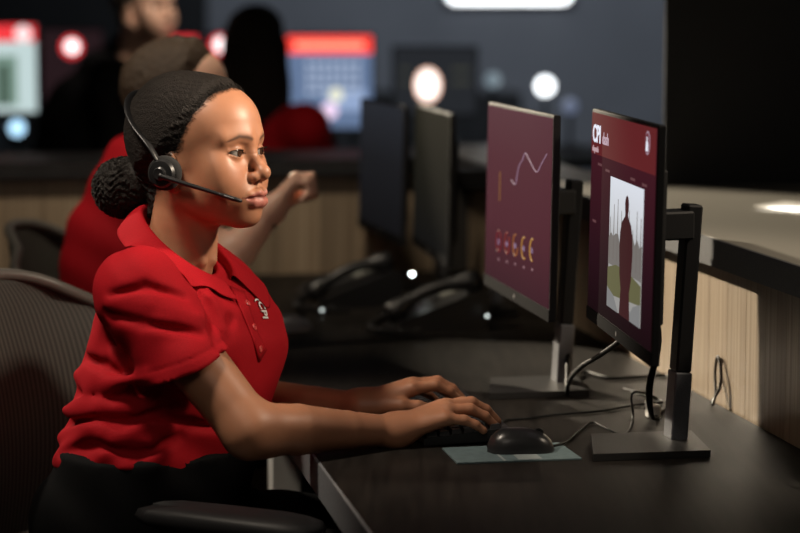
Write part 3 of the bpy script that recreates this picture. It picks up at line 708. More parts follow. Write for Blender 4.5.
def core_sdf(P):
    d = np.maximum(torso_sdf(P, -.025), P[:, 2] - .96); d = np.maximum(d, .56 - P[:, 2])
    d = smin(d, cap(P, NB - ZX * .11, SH_R, .04, .042), .02); d = smin(d, cap(P, NB - ZX * .11, SH_L, .04, .042), .02)
    return d
cv, cq = surface(core_sdf, tpt(150, .52) - [.3, .3, 0], tpt(180, 1.12) + [.3, .3, 0], .009)
V, Q = join_meshes('body', [(hv, hq), (av, aq), (bv, bq), (cv, cq)])
SK = np.array([.42, .19, .105])
tint = np.tile(SK, (len(V), 1)); x, y, z = loc[:, 0], np.abs(loc[:, 1]), loc[:, 2]
def blend(c, m): tint[:len(loc)] = tint[:len(loc)] * (1 - m[:, None]) + np.array(c) * m[:, None]
mz = -.0702 + .0; 
upl = np.interp(y, [0, .0065, .0185, .031], [-.0600, -.0578, -.0622, -.0705]); lol = np.interp(y, [0, .012, .021, .031], [-.0878, -.0864, -.0812, -.0715])
lip = (x > .075) * sstep(0, .0016, upl - z) * sstep(0, .0016, z - lol) * (y < .033)
blend((.47, .16, .135), lip * .8)
blend((.17, .05, .04), (x > .08) * (y < .034) * np.exp(-((z + .0702 + .0) / .0013) ** 2) * .8)
bz = np.interp(y, [.008, .02, .034, .052], [.0195, .0235, .0255, .0175]); bw = np.interp(y, [.007, .012, .036, .054], [.0016, .0042, .0036, .001])
blend((.035, .018, .012), (x > .03) * np.exp(-((z - bz) / bw) ** 2) * sstep(.006, .012, y) * sstep(.056, .05, y) * .85)
yy = y - .0315; op = np.clip(1 - (yy / .0155) ** 2, 0, 1); lid_z = -.001 + .0052 * op ** .7 + .06 * yy
blend((.02, .01, .008), (x > .066) * (np.abs(yy) < .0175) * np.exp(-((z - lid_z - .0006) / .0011) ** 2) * .95)
blend((.06, .028, .018), (x > .066) * (np.abs(yy) < .016) * np.exp(-((z + .001 + .0054 * op - .06 * yy) / .0009) ** 2) * .6)
blend((.24, .095, .05), (x > .06) * np.exp(-(((z - .010) / .006) ** 2 + (yy / .016) ** 2)) * .45)
blend(SK * [1.12, .95, .9], np.exp(-(((z + .035) / .02) ** 2 + ((y - .04) / .02) ** 2)) * (x > .03) * .5)
hf = hair_field(loc); blend((.02, .013, .010), sstep(.006, -.004, hf) * (z > -.07) * .9)
person_part('body', V, Q, M_skin, wm, tint)
for s in (-1, 1):
    ec = h2w(np.array([(.0725, s * .0315, 0)]))[0]; gaze = HR.T @ np.array([math.cos(-.02), .10, -.04]); gaze = HR[0] * .99 + HR[1] * .10 - ZX * .05; gaze /= np.linalg.norm(gaze)
    e = MB().lathe(ec, gaze, [(.0136 * math.sin(a), .0136 * -math.cos(a)) for a in np.linspace(.02, math.pi - .02, 18)], 24).build('eye', M_eye, wm, smooth='all')
    MB().lathe(ec + gaze * .01235, gaze, [(.0064, 0), (.0060, .0007), (.003, .00125)], 20).build('iris', mat('iris_brown', (.045, .02, .01), .06), e, smooth=True)
    MB().lathe(ec + gaze * .01345, gaze, [(.0027, 0), (.0020, .0003)], 16).build('pupil', mat('pupil_black', (.004, .004, .004), .05), e)
    # lashes
    L = MB()
    for k in range(15):
        q = -.0135 + .027 * k / 14; o_ = max(0, 1 - (q / .0155) ** 2); zl = -.001 + .0052 * o_ ** .7 + .06 * q
        r0 = np.array([.0725 + math.sqrt(max(.0149 ** 2 - q * q - zl * zl, 0)), s * (.0315 + q), zl]); r1 = r0 + np.array([.0046, s * (.0022 + q * .14), .0024])
        L.tube(h2w(np.array([r0, (r0 + r1) / 2 - [0, 0, .0006], r1])), [.00042, .00034, .0001], 4)
    L.build('lashes', mat('lash_black', (.008, .006, .005), .5), wm)
hv2, hq2 = surface(hair_sdf, (-.17, -.12, -.13), (.13, .12, .14), .0019)
hp = person_part('hair', h2w(hv2), hq2, M_hair, wm)
BUN = np.array((-.160, .0, -.066))
rg = np.random.default_rng(5); cd_ = rg.normal(size=(420, 3)); cd_ /= np.linalg.norm(cd_, axis=1)[:, None]
def bun_sdf(P):
    q = (P - BUN.astype(f4)) / np.array([.050, .053, .049], f4); r = np.sqrt((q * q).sum(1)); n = q / (r[:, None] + 1e-6)
    s = np.sin(n[:, 0] * 23 + 3 * np.sin(n[:, 1] * 11)) * np.sin(n[:, 1] * 21 + 3 * np.sin(n[:, 2] * 13)) + np.sin(n[:, 2] * 27 + 4 * np.sin(n[:, 0] * 9))
    s2 = np.sin(P[:, 0] * 900 + 3 * np.sin(P[:, 1] * 500)) * np.sin(P[:, 1] * 800 + 2 * np.sin(P[:, 2] * 640)) * np.sin(P[:, 2] * 860)
    d = (r - 1) * .050 + .0017 * s + .0016 * s2
    return smin(d, cap(P, (-.1, 0, -.035), (-.14, 0, -.06), .03, .03), .012)
bnv, bnq = surface(bun_sdf, BUN - .07, BUN + [.08, .07, .07], .0019)
bun = person_part('hair_bun', h2w(bnv), bnq, M_hair, wm)
FZ = MB()
for n in cd_:                                       # small curls that break the outline of the bun
    b0 = BUN + n * [.050, .053, .049]; t1 = np.cross(n, rg.normal(size=3)); t1 /= np.linalg.norm(t1); t2 = np.cross(n, t1); r = .0022 + .0016 * rg.random()
    if b0[0] > -.122: continue
    FZ.tube(h2w(np.array([b0 + n * (.0035 * k / 6 - .001) + r * (math.cos(k * 1.15) * t1 + math.sin(k * 1.15) * t2) for k in range(7)])), .0005, 3)
tag(FZ.build('curls', M_hair, bun), kind='stuff')

BH = MB(); cand = np.where((hf > -.002) & (hf < .010) & (loc[:, 2] > -.03) & (loc[:, 0] > -.02))[0]
for i in rg.choice(cand, 520):                      # fine hairs that soften the hair line
    c0 = loc[i]; n0 = c0 - np.array((.0, 0, .02)); n0 /= np.linalg.norm(n0); dr = np.array((-1., 0, .1)) + rg.normal(size=3) * .25; dr -= n0 * (dr @ n0); dr /= np.linalg.norm(dr)
    ln = .008 + .010 * rg.random(); BH.tube(h2w(np.array([c0 + n0 * .0002, c0 + dr * ln * .5 + n0 * .0012, c0 + dr * ln + n0 * .0035])), [.00012, .0003, .00025], 3)
tag(BH.build('fine_hairs', M_hair, hp), kind='stuff')

# ---- polo shirt ----
HEM = at(185, 368, 3.49); SAX = HEM - (SH_R - ZX * .008); SAX /= np.linalg.norm(SAX)
hem_n = np.array([.36, .05, -.93]); hem_n /= np.linalg.norm(hem_n)
HEML = SH_L * .5 + EL_L * .5; SAXL = EL_L - SH_L; SAXL = SAXL / np.linalg.norm(SAXL)
NKA = h2w(np.array([(-.042, 0, -.11)]))[0]; NKB = h2w(np.array([(-.064, 0, -.20)]))[0]
VOP = at(240, 290, 3.63)
def folds(P):
    a = P @ np.array((.75, -.1, .95), f4); b = P @ np.array((.9, .2, -.5), f4); c = P @ np.array((-.35, .3, 1.), f4)
    f1 = np.sin(a * 62 + 2.2 * np.sin(b * 17) + 1.3 * np.sin(P[:, 2] * 31)); f2 = np.sin(c * 88 + 2.5 * np.sin(P[:, 0] * 23 + 1) + P[:, 1] * 15)
    return f1, f2
NECKP = at(190, 256, 3.70).astype(f4); NECKN = (TF * .52 + ZX * .854).astype(f4)
CREASE = []
def polo_sdf(P):
    z = P[:, 2]
    d = torso_sdf(P)
    for s in (-1, 1): d = smin(d, ell(P, tpt(181, .875, .056, s * .075), (.075, .08, .075)), .05)
    d = smax(d, z - 1.055, .03)
    d = smin(d, cap(P, NB - ZX * .075 - TF * .02, SH_R, .058, .066), .05); d = smin(d, cap(P, NB - ZX * .075 - TF * .01, SH_L, .058, .062), .05)
    d = smin(d, ell(P, NB - ZX * .045 - TF * .035, (.075, .095, .05)), .03)
    d = smax(d, ((P - NECKP) @ NECKN), .012)
    sl = cap(P, SH_R, HEM + SAX * .08, .0665, .0655)
    sl = smin(sl, cap(P, SH_R, EL_R, .062, .057), .01)
    sl = smax(sl, ((P - HEM.astype(f4)) @ hem_n.astype(f4)), .004)
    d = smin(d, sl, .022)
    s2 = smax(cap(P, SH_L, HEML + SAXL * .06, .063, .064), ((P - HEML.astype(f4)) @ SAXL.astype(f4)), .004); d = smin(d, s2, .03)
    f1, f2 = folds(P)
    side = (P - tpt(180, .9).astype(f4)) @ TF.astype(f4)
    low = sstep(.84, .70, z) * sstep(.14, .0, side); arm = sstep(.05, -.02, sl) * sstep(1.02, .96, z)
    d = d + (.0045 * f1 + .003 * f2) * low + .0010 * f1 * arm + .0010 * f2 * sstep(1.0, .93, z)
    d = d + .0016 * np.exp(-((((P - HEM.astype(f4)) @ hem_n.astype(f4)) + .020) / .0022) ** 2) * (sl < .02)
    # soft drag lines from the arm pit across sleeve and chest
    pit = at(196, 300, 3.47).astype(f4); r = np.sqrt(((P - pit) ** 2).sum(1)); ang = np.arctan2(P[:, 2] - pit[2], P[:, 0] - pit[0])
    d = d + .0032 * np.sin(ang * 6 + r * 22) * sstep(.035, .08, r) * sstep(.2, .1, r)
    for pts, rd, sg in CREASE:
        e = chain(P, pts, rd)
        d = smax(d, -e, .016) if sg < 0 else smin(d, e, .018)
    # hollow sleeve end, hollow neck
    ua = EL_R - SH_R; hc = HEM + (SH_R + ua * .56 - HEM) * .5
    hol = smax(cap(P, HEM - SAX * .03, HEM + SAX * .12, .056, .060), -((P - (HEM - SAX * .028).astype(f4)) @ SAX.astype(f4)), .004)
    d = smax(d, -hol, .004)
    d = smax(d, -cap(P, NKB - ZX * .1, NKA + ZX * .06, .058, .062), .006)
    d = smax(d, -cap(P, NKB * .3 + NKA * .7 + TF * .03, VOP, .022, .003), .006)
    return smax(d, .70 - z + .010 * np.sin(P[:, 0] * 25), .008)
def surf_pt(px, py, sink=0.0):
    r = ray(px, py); t = np.arange(3.25, 4.1, .003); P = (np.array([0, 0, CZ]) + r[None] * t[:, None]).astype(f4); d = polo_sdf(P); i = np.argmax(d < 0) if (d < 0).any() else np.argmin(d)
    return P[i].astype(float) + r * sink
_cr = []
for pts, dep, sg in (([(188, 268), (192, 285), (203, 303), (213, 330), (219, 347)], .0085, -1), ([(112, 296), (145, 287), (184, 297)], .006, -1), ([(108, 313), (141, 323), (200, 334)], .007, -1),
        ([(101, 322), (112, 343), (136, 378)], .009, -1), ([(82, 357), (104, 366), (133, 386)], .008, -1), ([(76, 393), (112, 401), (155, 390)], .009, -1),
        ([(64, 424), (95, 417), (122, 425), (172, 405)], .009, -1), ([(60, 452), (100, 444), (137, 455), (180, 436)], .008, -1), ([(232, 318), (228, 343), (233, 372)], .006, -1), ([(150, 412), (190, 425), (232, 428)], .006, -1),
        ([(78, 375), (108, 384), (150, 376)], .010, 1), ([(66, 410), (100, 408), (150, 402)], .010, 1), ([(62, 438), (105, 433), (150, 440)], .011, 1), ([(112, 303), (150, 305), (196, 318)], .008, 1), ([(196, 275), (208, 300), (220, 330)], .009, 1)):
    P_ = [surf_pt(a, b, .0 if sg < 0 else dep * .55) for a, b in pts]; m_ = len(P_)
    _cr.append((P_, [dep * (.42 if pts[0][1] < 350 and sg < 0 and pts[0][0] < 180 else .85) * (.35 + .65 * math.sin(math.pi * (i + .6) / (m_ + .2))) for i in range(m_)], sg))
CREASE += _cr
pv, pq = surface(polo_sdf, tpt(150, .63) - [.26, .34, 0], tpt(182, 1.14) + [.27, .33, 0], .0034)
polo = person_part('polo_shirt', pv, pq, M_red, wm)
bvh = BVHTree.FromPolygons([tuple(p) for p in pv], [tuple(int(i) for i in q) for q in pq])
def on_shirt(px, py):
    r = ray(px, py); h, n, i, dd = bvh.ray_cast(Vector((0, 0, CZ)), Vector(r).normalized())
    return (np.array(h), np.array(n)) if h is not None else (at(px, py, 3.55), np.array([.5, -.8, 0]))
# collar: a stand round the neck and a fall folded over it, open at the front
CN = at(187, 243, 3.70)
def collar_pt(phi, row):
    c, s = math.cos(phi), math.sin(phi)
    o = CN; h0 = -.002 - .056 * c
    ra, rl = .072, .068
    if row == 0: r, dz_ = (-.001), h0 - .026
    elif row == 1: r, dz_ = (-.003), h0 - .008
    elif row == 2: r, dz_ = (-.001), h0 + .005
    elif row == 3: r, dz_ = (.005), h0 + .006
    else:
        k = (row - 3) / 3; out = .012 + .028 * k; drop = .006 - (.036 + .026 * sstep(1.5, .35, abs(phi)) + .0) * k
        r, dz_ = out, h0 + drop
        if abs(phi) < .9: r += .010 * k
    return o + TF * c * (ra + r) + TL * s * (rl + r) + ZX * dz_
G = [[collar_pt(p, row) for p in np.linspace(.30, 2 * math.pi - .30, 61)] for row in range(7)]
for row in range(3, 7):
    for j in range(len(G[row])):
        for _ in range(30):
            p = G[row][j]; E_ = np.array([p, p + [.002, 0, 0], p + [0, .002, 0], p + [0, 0, .002]]).astype(f4); dd = polo_sdf(E_)
            need = .0035 + .002 * (row == 6)
            if dd[0] >= need: break
            g = (dd[1:] - dd[0]).astype(float); g /= np.linalg.norm(g) + 1e-9; G[row][j] = p + g * min(.004, need - dd[0] + .0005)
collar = MB().grid(G).build('collar', M_red, wm, smooth='all', solid=.003, subsurf=1)
# placket, buttons, embroidered mark: they lie on the cloth where the camera ray meets it
def strip(pts, wd, name, m, parent, lift=.0018):
    L = []; R = []
    H = [on_shirt(*q) for q in pts]
    for i, (p, n) in enumerate(H):
        t = H[min(i + 1, len(H) - 1)][0] - H[max(i - 1, 0)][0]; s = np.cross(n, t); s /= np.linalg.norm(s)
        L.append([p + n * lift + s * k * wd for k in (-1, -.5, 0, .5, 1)])
    return MB().grid(L).build(name, m, parent, smooth='all', solid=.0016)
strip([(237 + 25 * t, 290 + 66 * t) for t in np.linspace(0, 1, 12)], .014, 'placket', M_red, polo)
for q in ((246.5, 304), (253, 327.5), (259, 349)):
    p, n = on_shirt(*q)
    MB().lathe(p + n * .0022, n, [(.0056, 0), (.0056, .0016), (.0042, .0022), (.0036, .0014)], 18).build('button', mat('red_button', (.62, .07, .07), .25), polo, smooth=True)
p, n = on_shirt(255.5, 299); p2_, n2 = on_shirt(265.5, 325)
X = p2_ - p; L_len = np.linalg.norm(X); X /= L_len; Y = np.cross(n + n2, X); Y /= np.linalg.norm(Y)
M_emb = mat('white_embroidery', (.8, .78, .76), .8)
lg = text_mesh('embroidered_logo', '(CPI', .021, p + (n + n2) * .0022 - Y * .006, X, Y, M_emb, polo, depth=.0012, bold=.0005)
# wrap the lettering onto the cloth
for v in lg.data.vertices:
    w_ = np.array(v.co) + wloc(polo); h_ = bvh.find_nearest(Vector(w_))
    if h_[0] is not None: v.co = Vector(np.array(h_[0]) + np.array(h_[1]) * (.0016 + (.0012 if ((w_ - p) @ (n + n2)) > .0044 else 0)) - wloc(polo))

# ---- trousers and shoes ----
KN_R = uv(3.52, .78, .50); KN_L = uv(3.88, .80, .50); HP_R = tpt(138, .55, .02, -.09); HP_L = tpt(138, .55, .02, .09)
AK_R = uv(3.55, .72, .10); AK_L = uv(3.85, .74, .10)
def leg_sdf(P):
    d = ell(P, tpt(138, .60, -.02), (.15, .20, .10), np.stack([TF, TL, ZX], 1))
    d = smin(d, smax(torso_sdf(P, .004), P[:, 2] - .722, .006), .03)
    for h, k, a in ((HP_R, KN_R, AK_R), (HP_L, KN_L, AK_L)):
        d = smin(d, chain(P, [h, k, a], [.082, .062, .05], .03), .04)
    d = d + .002 * np.sin(P @ np.array((60, 20, 45.), f4))
    return smax(d, .075 - P[:, 2], .004)
lo, hi = bounds([KN_R, KN_L, AK_R, AK_L, HP_R, HP_L, tpt(150, .73)], .24); lv, lq = surface(leg_sdf, lo, hi, .008)
person_part('trousers', lv, lq, M_pants, wm)
for a in (AK_R, AK_L):
    f0 = a * [1, 1, 0] + ZX * .04
    sv, sq = surface(lambda P: smax(smin(ell(P, f0 + VX * .05, (.13, .045, .04), np.stack([VX, UX, ZX], 1)), cap(P, f0, f0 + ZX * .06, .045), .02), .003 - P[:, 2], .003), f0 - [.2, .2, .06], f0 + [.25, .25, .12], .006)
    person_part('shoe', sv, sq, mat('black_shoe', (.012, .012, .012), .4), wm)

# ---- headset ----
hs = thing('headset', HO, 'black single ear headset with boom microphone worn by the woman', 'headset')
M_hs = mat('headset_black', (.012, .012, .013), .38); M_foam = add_noise(mat('foam_black', (.012, .012, .012), .95), 500, None, None, .5)
hb = lambda x, y, z: h2w(np.array([(x, y, z)]))[0]
EO = np.array((-.012, -.0905, -.031)); EA = HR[1] * -1
ea = hb(*EO); ax = -HR[1] * .985 + HR[0] * .17; ax /= np.linalg.norm(ax)
MB().lathe(ea, ax, [(.021, -.006), (.0265, -.003), (.0275, .003), (.0265, .009), (.020, .0125)], 32).build('ear_cushion', M_foam, hs, smooth='all')
sh2 = MB().lathe(ea, ax, [(.0215, .010), (.0225, .014), (.0195, .019), (.012, .0205)], 32).build('speaker_housing', M_hs, hs, smooth=True)
MB().lathe(ea, ax, [(.0105, .019), (.0105, .0245), (.0085, .026), (.005, .0255)], 24).build('boom_pivot', M_plas2, hs, smooth=True)
def off_hair(q, gap):
    q = np.array(q, float); c = np.array((-.02, 0, .02)); u = (q - c) / np.linalg.norm(q - c)
    for r in np.arange(.06, .18, .001):
        if hair_sdf((c + u * r)[None].astype(f4))[0] > gap: return c + u * r
    return q
pth = [np.array((-.020, -.1, -.012)), np.array((-.036, -.1, .010))] + [off_hair(q, .004) for q in ((-.075, -.086, .042), (-.098, -.062, .065), (-.118, -.03, .082), (-.122, 0, .088), (-.118, .03, .082), (-.098, .062, .065), (-.075, .08, .04), (-.05, .085, .02))]
MB().tube([hb(*q) for q in spline(pth, 6)], [.0075 * (1 - .35 * abs(t - .1)) for t in np.linspace(0, 1, len(spline(pth, 6)))], 10, flat=.45, up=None).build('headband', M_hs, hs, smooth='all')
b0 = EO + [.004, -.024, -.002]; tip = np.array((.098, -.050, -.0725))
bpts = [b0, b0 * .75 + tip * .25 + [0, -.006, .001], b0 * .4 + tip * .6 + [0, -.004, .001], tip]
BP = spline(bpts, 6); MB().tube([hb(*q) for q in BP], [.0048 - .0022 * i / (len(BP) - 1) for i in range(len(BP))], 10).build('boom_arm', M_hs, hs, smooth='all')
mt = tip - bpts[2]; mt /= np.linalg.norm(mt)
mic = MB().tube([hb(*(tip + mt * t)) for t in (-.036, -.032, -.02, -.008, 0, .004)], [.0022, .0040, .0046, .0047, .0040, .0018], 12, flat=.8).build('microphone', M_hs, hs, smooth='all')
MB().tube([hb(*(tip + mt * t + np.array([0, -.0038, .0012]))) for t in (-.026, -.022, -.008, -.004)], [.0004, .0016, .0016, .0004], 8).build('microphone_vent', mat('vent_grey', (.16, .16, .17), .4), mic, smooth='all')

# ============ mesh office chairs ============
M_cf = add_noise(mat('chair_frame_black', (.02, .02, .021), .38), 400, None, None, .05)
M_rim = mat('chair_rim_grey', (.16, .155, .14), .4)
def mesh_mat():
    m = mat('chair_mesh', (.05, .047, .04), .6); N, L, b = nodes(m)
    tc = N.new('ShaderNodeTexCoord'); mp = N.new('ShaderNodeMapping'); w1 = N.new('ShaderNodeTexWave'); w1.inputs['Scale'].default_value = 15; w1.bands_direction = 'X'; w1.inputs['Distortion'].default_value = .25
    w2 = N.new('ShaderNodeTexWave'); w2.inputs['Scale'].default_value = 130; w2.bands_direction = 'Z'
    L.new(tc.outputs['UV'], mp.inputs[0]); L.new(mp.outputs[0], w1.inputs[0]); L.new(mp.outputs[0], w2.inputs[0])
    mx = N.new('ShaderNodeMath'); mx.operation = 'MULTIPLY'; L.new(w1.outputs['Fac'], mx.inputs[0]); L.new(w2.outputs['Fac'], mx.inputs[1])
    r = N.new('ShaderNodeValToRGB'); r.color_ramp.elements[0].color = (.012, .011, .010, 1); r.color_ramp.elements[1].color = (.075, .072, .06, 1)
    L.new(w1.outputs['Fac'], r.inputs[0]); L.new(r.outputs[0], b.inputs['Base Color'])
    bp = N.new('ShaderNodeBump'); bp.inputs['Strength'].default_value = .5; bp.inputs['Distance'].default_value = .002; L.new(mx.outputs[0], bp.inputs['Height']); L.new(bp.outputs[0], b.inputs['Normal'])
    return m
M_mesh = mesh_mat()
def office_chair(bc, yaw, label, top_z, arm_z, wdt=.25, fwd=.30, ax0=.07):
    """bc: middle of the back rest (x, y); yaw: where the chair faces"""
    X = np.array([math.cos(yaw), math.sin(yaw), 0]); Y = np.array([-math.sin(yaw), math.cos(yaw), 0]); b = np.array([bc[0], bc[1], 0.])
    seat_c = b + X * fwd
    t = thing('office_chair', seat_c, label, 'chair', 'mesh office chairs')
    q = lambda x, y, z: b + X * x + Y * y + ZX * z
    # back rest outline and mesh (s: -1..1 across, k: 0..1 up)
    def half(k): return wdt * (.78 + .30 * math.sin(math.pi * (.15 + .6 * k))) * (1 if k < .82 else max(.0, 1 - ((k - .82) / .18) ** 2.6 * .34))
    def bp(s, k, d=0):
        z = .50 + (top_z - .50) * k - (.034 * abs(s) ** 3 * sstep(.7, 1, k))
        return q(-.055 * k ** 1.3 + .035 * math.sin(math.pi * k) - .02 + .060 * s * s + d, half(k) * s, z)
    G = [[bp(s, k) for s in np.linspace(-1, 1, 25)] for k in np.linspace(0, 1, 25)]
    o = MB().grid(G).build('back_mesh', M_mesh, t, smooth='all', solid=.004)
    uvl = o.data.uv_layers.new(name='uv'); c = 25
    for l in o.data.loops: uvl.data[l.index].uv = ((l.vertex_index % c) / (c - 1), (l.vertex_index // c) / (c - 1))
    edge = [bp(-1, k) for k in np.linspace(0, 1, 14)] + [bp(s, 1) for s in np.linspace(-.9, .9, 13)] + [bp(1, k) for k in np.linspace(1, 0, 14)] + [bp(s, 0) for s in np.linspace(.9, -.9, 9)]
    MB().tube(edge, .0105, 10, closed=True).build('back_frame', M_rim, t, smooth='all')
    MB().tube(spline([q(-.05, 0, top_z - .22), q(-.085, 0, .62), q(-.05, 0, .46), q(.12, 0, .40)], 6), [.03] * 19, 10, flat=.5).build('back_support', M_cf, t, smooth='all')
    # seat pan with a waterfall front
    G = []
    for i in range(15):
        x = .02 + .47 * i / 14; rw = wdt * (1.0 - .12 * (1 - i / 14)) * (max(0, 1 - max(0, (i - 11) / 3.4) ** 2)) ** .5
        G.append([q(x, rw * s, .478 - .03 * max(0, (i - 10) / 4) ** 2 + .012 * s * s) for s in np.linspace(-1, 1, 13)])
    MB().grid(G).build('seat', M_cf, t, smooth='all', solid=.045)
    for s in (-1, 1):
        g = [(.05, .0), (.0, .022), (.03, .042), (.14, .048), (.25, .046), (.30, .032), (.315, .0)]
        pl = [q(ax0 + a, s * (wdt + .045) + w_, arm_z - .016) for a, w_ in g] + [q(ax0 + a, s * (wdt + .045) - w_, arm_z - .016) for a, w_ in g[::-1][1:-1]]
        pad = MB(); n = len(pl); cen = sum(pl) / n
        rows = [[cen + (p - cen) * f + ZX * h for p in pl] for f, h in ((.80, -.016), (.97, -.010), (1.0, 0), (.96, .010), (.82, .016), (.4, .0185))]
        pad.add([p for r in rows for p in r], [[i * n + j, i * n + (j + 1) % n, (i + 1) * n + (j + 1) % n, (i + 1) * n + j] for i in range(5) for j in range(n)] + [list(range(n))[::-1], [5 * n + j for j in range(n)]])
        pad.build('arm_pad', M_plas, t, smooth='all')
        MB().tube(spline([q(ax0 + .15, s * (wdt + .045), arm_z - .03), q(ax0 + .13, s * (wdt + .05), .58), q(ax0 + .06, s * (wdt + .03), .47), q(max(.2, ax0 - .05), s * .06, .43)], 6), .018, 10).build('arm_post', M_cf, t, smooth='all')
    MB().lathe(seat_c + ZX * .0, ZX, [(.03, .10), (.03, .28), (.022, .28), (.022, .44)], 16).build('gas_lift', mat('lift_steel', (.3, .3, .31), .3, .8), t, smooth=True)
    for k in range(5):
        a = yaw + k * 2 * math.pi / 5; e = seat_c + np.array([math.cos(a), math.sin(a), 0]) * .30
        MB().tube([seat_c + ZX * .10, (seat_c + e) / 2 + ZX * .095, e + ZX * .07], [.026, .02, .015], 8).build('base_spoke', M_cf, t, smooth='all')
        tn = np.array([-math.sin(a), math.cos(a), 0])
        MB().lathe(e + ZX * .03, tn, [(.018, -.022), (.029, -.018), (.029, .018), (.018, .022)], 14).build('caster', M_cf, t, smooth=True)
    return t
office_chair(at(14, 330, 3.93)[:2], -math.radians(27), 'black mesh office chair the woman in the red polo sits on', .955, .672, .25, .38, .45)

# ============ the other people, out of focus ============
def body_tint(n, c): return np.tile(np.array(c), (n, 1))
def simple_person(base, label, yaw_head, head_o, skin, hair_m, hair_fn, clothes_fn, clo_m, clo_box, arms, legs_fn=None, leg_box=None, leg_m=None, clo_name='polo_shirt', scale=1.0, h=.0035):
    t = thing('person', base, label, 'person')
    R = np.array([(math.cos(yaw_head), math.sin(yaw_head), 0), (-math.sin(yaw_head), math.cos(yaw_head), 0), (0, 0, 1.)])
    tw = lambda V: head_o + (np.asarray(V) * scale) @ R
    hv, hq = surface(head_sdf, (-.15, -.17, -.25), (.14, .17, .13), h); lc = hv.copy(); parts = [(tw(hv), hq)]
    for (sh, el, wr, fin, H, A) in arms:
        lo, hi = bounds([sh, el, wr] + sum(fin.values(), []), .08); parts.append(surface(lambda P: arm_sdf(P, sh, el, wr, fin, H, A), lo, hi, .0035))
    V, Q = join_meshes('body', parts); tn = body_tint(len(V), skin)
    x, y, z = lc[:, 0], np.abs(lc[:, 1]), lc[:, 2]
    def bl(c, m): tn[:len(lc)] = tn[:len(lc)] * (1 - m[:, None]) + np.array(c) * m[:, None]
    bl((.04, .025, .015), ((x > .03) * np.exp(-((z - .022) / .003) ** 2) * (y > .008) * (y < .052) * .8))
    bl(np.array(skin) * [.9, .5, .5], (x > .08) * (z < -.06) * (z > -.086) * (y < .026) * .7)
    person_part('body', V, Q, M_skin, t, tn)
    for s in (-1, 1): MB().lathe(tw([(.0725, s * .0315, 0)])[0], R[0], [(.0136 * math.sin(a), .0136 * -math.cos(a)) for a in np.linspace(.02, math.pi - .02, 10)], 12).build('eye', mat('eye_dark', (.12, .08, .06), .1), t, smooth='all')
    v2, q2 = surface(hair_fn, (-.2, -.16, -.36), (.14, .16, .15), .0045); person_part('hair', tw(v2), q2, hair_m, t)
    cv, cq = surface(clothes_fn, *clo_box, .007); person_part(clo_name, cv, cq, clo_m, t)
    if legs_fn is not None: lv, lq = surface(legs_fn, *leg_box, .012); person_part('trousers', lv, lq, leg_m or M_pants, t)
    return t, tw
def short_hair(P):
    h = hair_field(P - np.array([.012, 0, 0], f4)); d = ell(P, (-.014, 0, .026), (.1, .0745, .084)); d = smin(d, ell(P, (.022, 0, .04), (.069, .064, .062)), .02)
    d = smin(d, cap(P, (-.032, 0, -.05), (-.04, 0, -.08), .054, .05), .02)
    th = np.where(h > 0, -.35 * h - .0005, np.minimum(-h * .5, .016)); n = np.sin(P[:, 0] * 190) * np.sin(P[:, 1] * 170 + 2 * np.sin(P[:, 2] * 90)) * np.sin(P[:, 2] * 180)
    return smax(d - th + .003 * n, -.07 - P[:, 2], .01)
def long_hair(P):
    h = hair_field(P - np.array([.012, 0, 0], f4)); d = ell(P, (-.014, 0, .026), (.1, .0745, .084)); d = smin(d, ell(P, (.022, 0, .04), (.069, .064, .062)), .02)
    th = np.where(h > 0, -.35 * h - .0005, np.minimum(-h * .5, .018)); d = d - th
    M = P.copy(); M[:, 1] = np.abs(M[:, 1])
    fall = smin(ell(M, (-.06, 0, -.13), (.07, .105, .2)), cap(M, (-.01, .085, .0), (-.03, .095, -.2), .025, .03), .04)
    fall = smax(fall, -ell(M, (.09, 0, -.07), (.10, .085, .13)), .01)
    n = np.sin(M[:, 1] * 260 + 2 * np.sin(M[:, 2] * 20)) * .002
    return smin(d, fall, .03) + n
M_brown = add_noise(mat('brown_hair', (.05, .03, .018), .6), 300, (.03, .018, .011), (.085, .052, .03), .8, dist=.004)
M_grey_h = add_noise(mat('grey_brown_hair', (.09, .07, .055), .6), 300, (.06, .045, .035), (.13, .10, .08), .8, dist=.004)

# --- man in a red shirt at the next place along the desk ---
mo = at(182, 98, 4.86); mf = np.array([.985, -.1, 0]); mf /= np.linalg.norm(mf); ml = np.cross(ZX, mf)
msh = at(172, 176, 4.74); mel = at(222, 268, 4.62); mwr = at(272, 210, 4.66)
msl = at(170, 168, 5.08); mle = at(160, 300, 5.25); mlw = at(190, 318, 5.15)
mH = np.array([.72, .12, .68]); mH /= np.linalg.norm(mH); mU = np.cross(mH, ml); mU = mU if mU[2] > 0 else -mU
mA = np.cross(mU, mH)
fist = {k: [mwr + mH * a + mA * b + mU * c for a, b, c in v] for k, v in dict(
    index=[(.075, .025, .012), (.100, .027, -.006), (.085, .026, -.030), (.062, .024, -.028)], middle=[(.078, .007, .014), (.104, .008, -.006), (.087, .008, -.033), (.062, .008, -.030)],
    ring=[(.075, -.011, .012), (.099, -.012, -.008), (.083, -.012, -.033), (.060, -.012, -.030)], pinky=[(.068, -.028, .007), (.088, -.031, -.010), (.075, -.031, -.030), (.056, -.029, -.028)],
    thumb=[(.028, .026, -.004), (.055, .042, -.014), (.075, .034, -.03), (.082, .016, -.038)]).items()}
lH = VX; lA = -np.cross(ZX, VX)
mt_c = lambda px, py: at(px, py, 4.9)
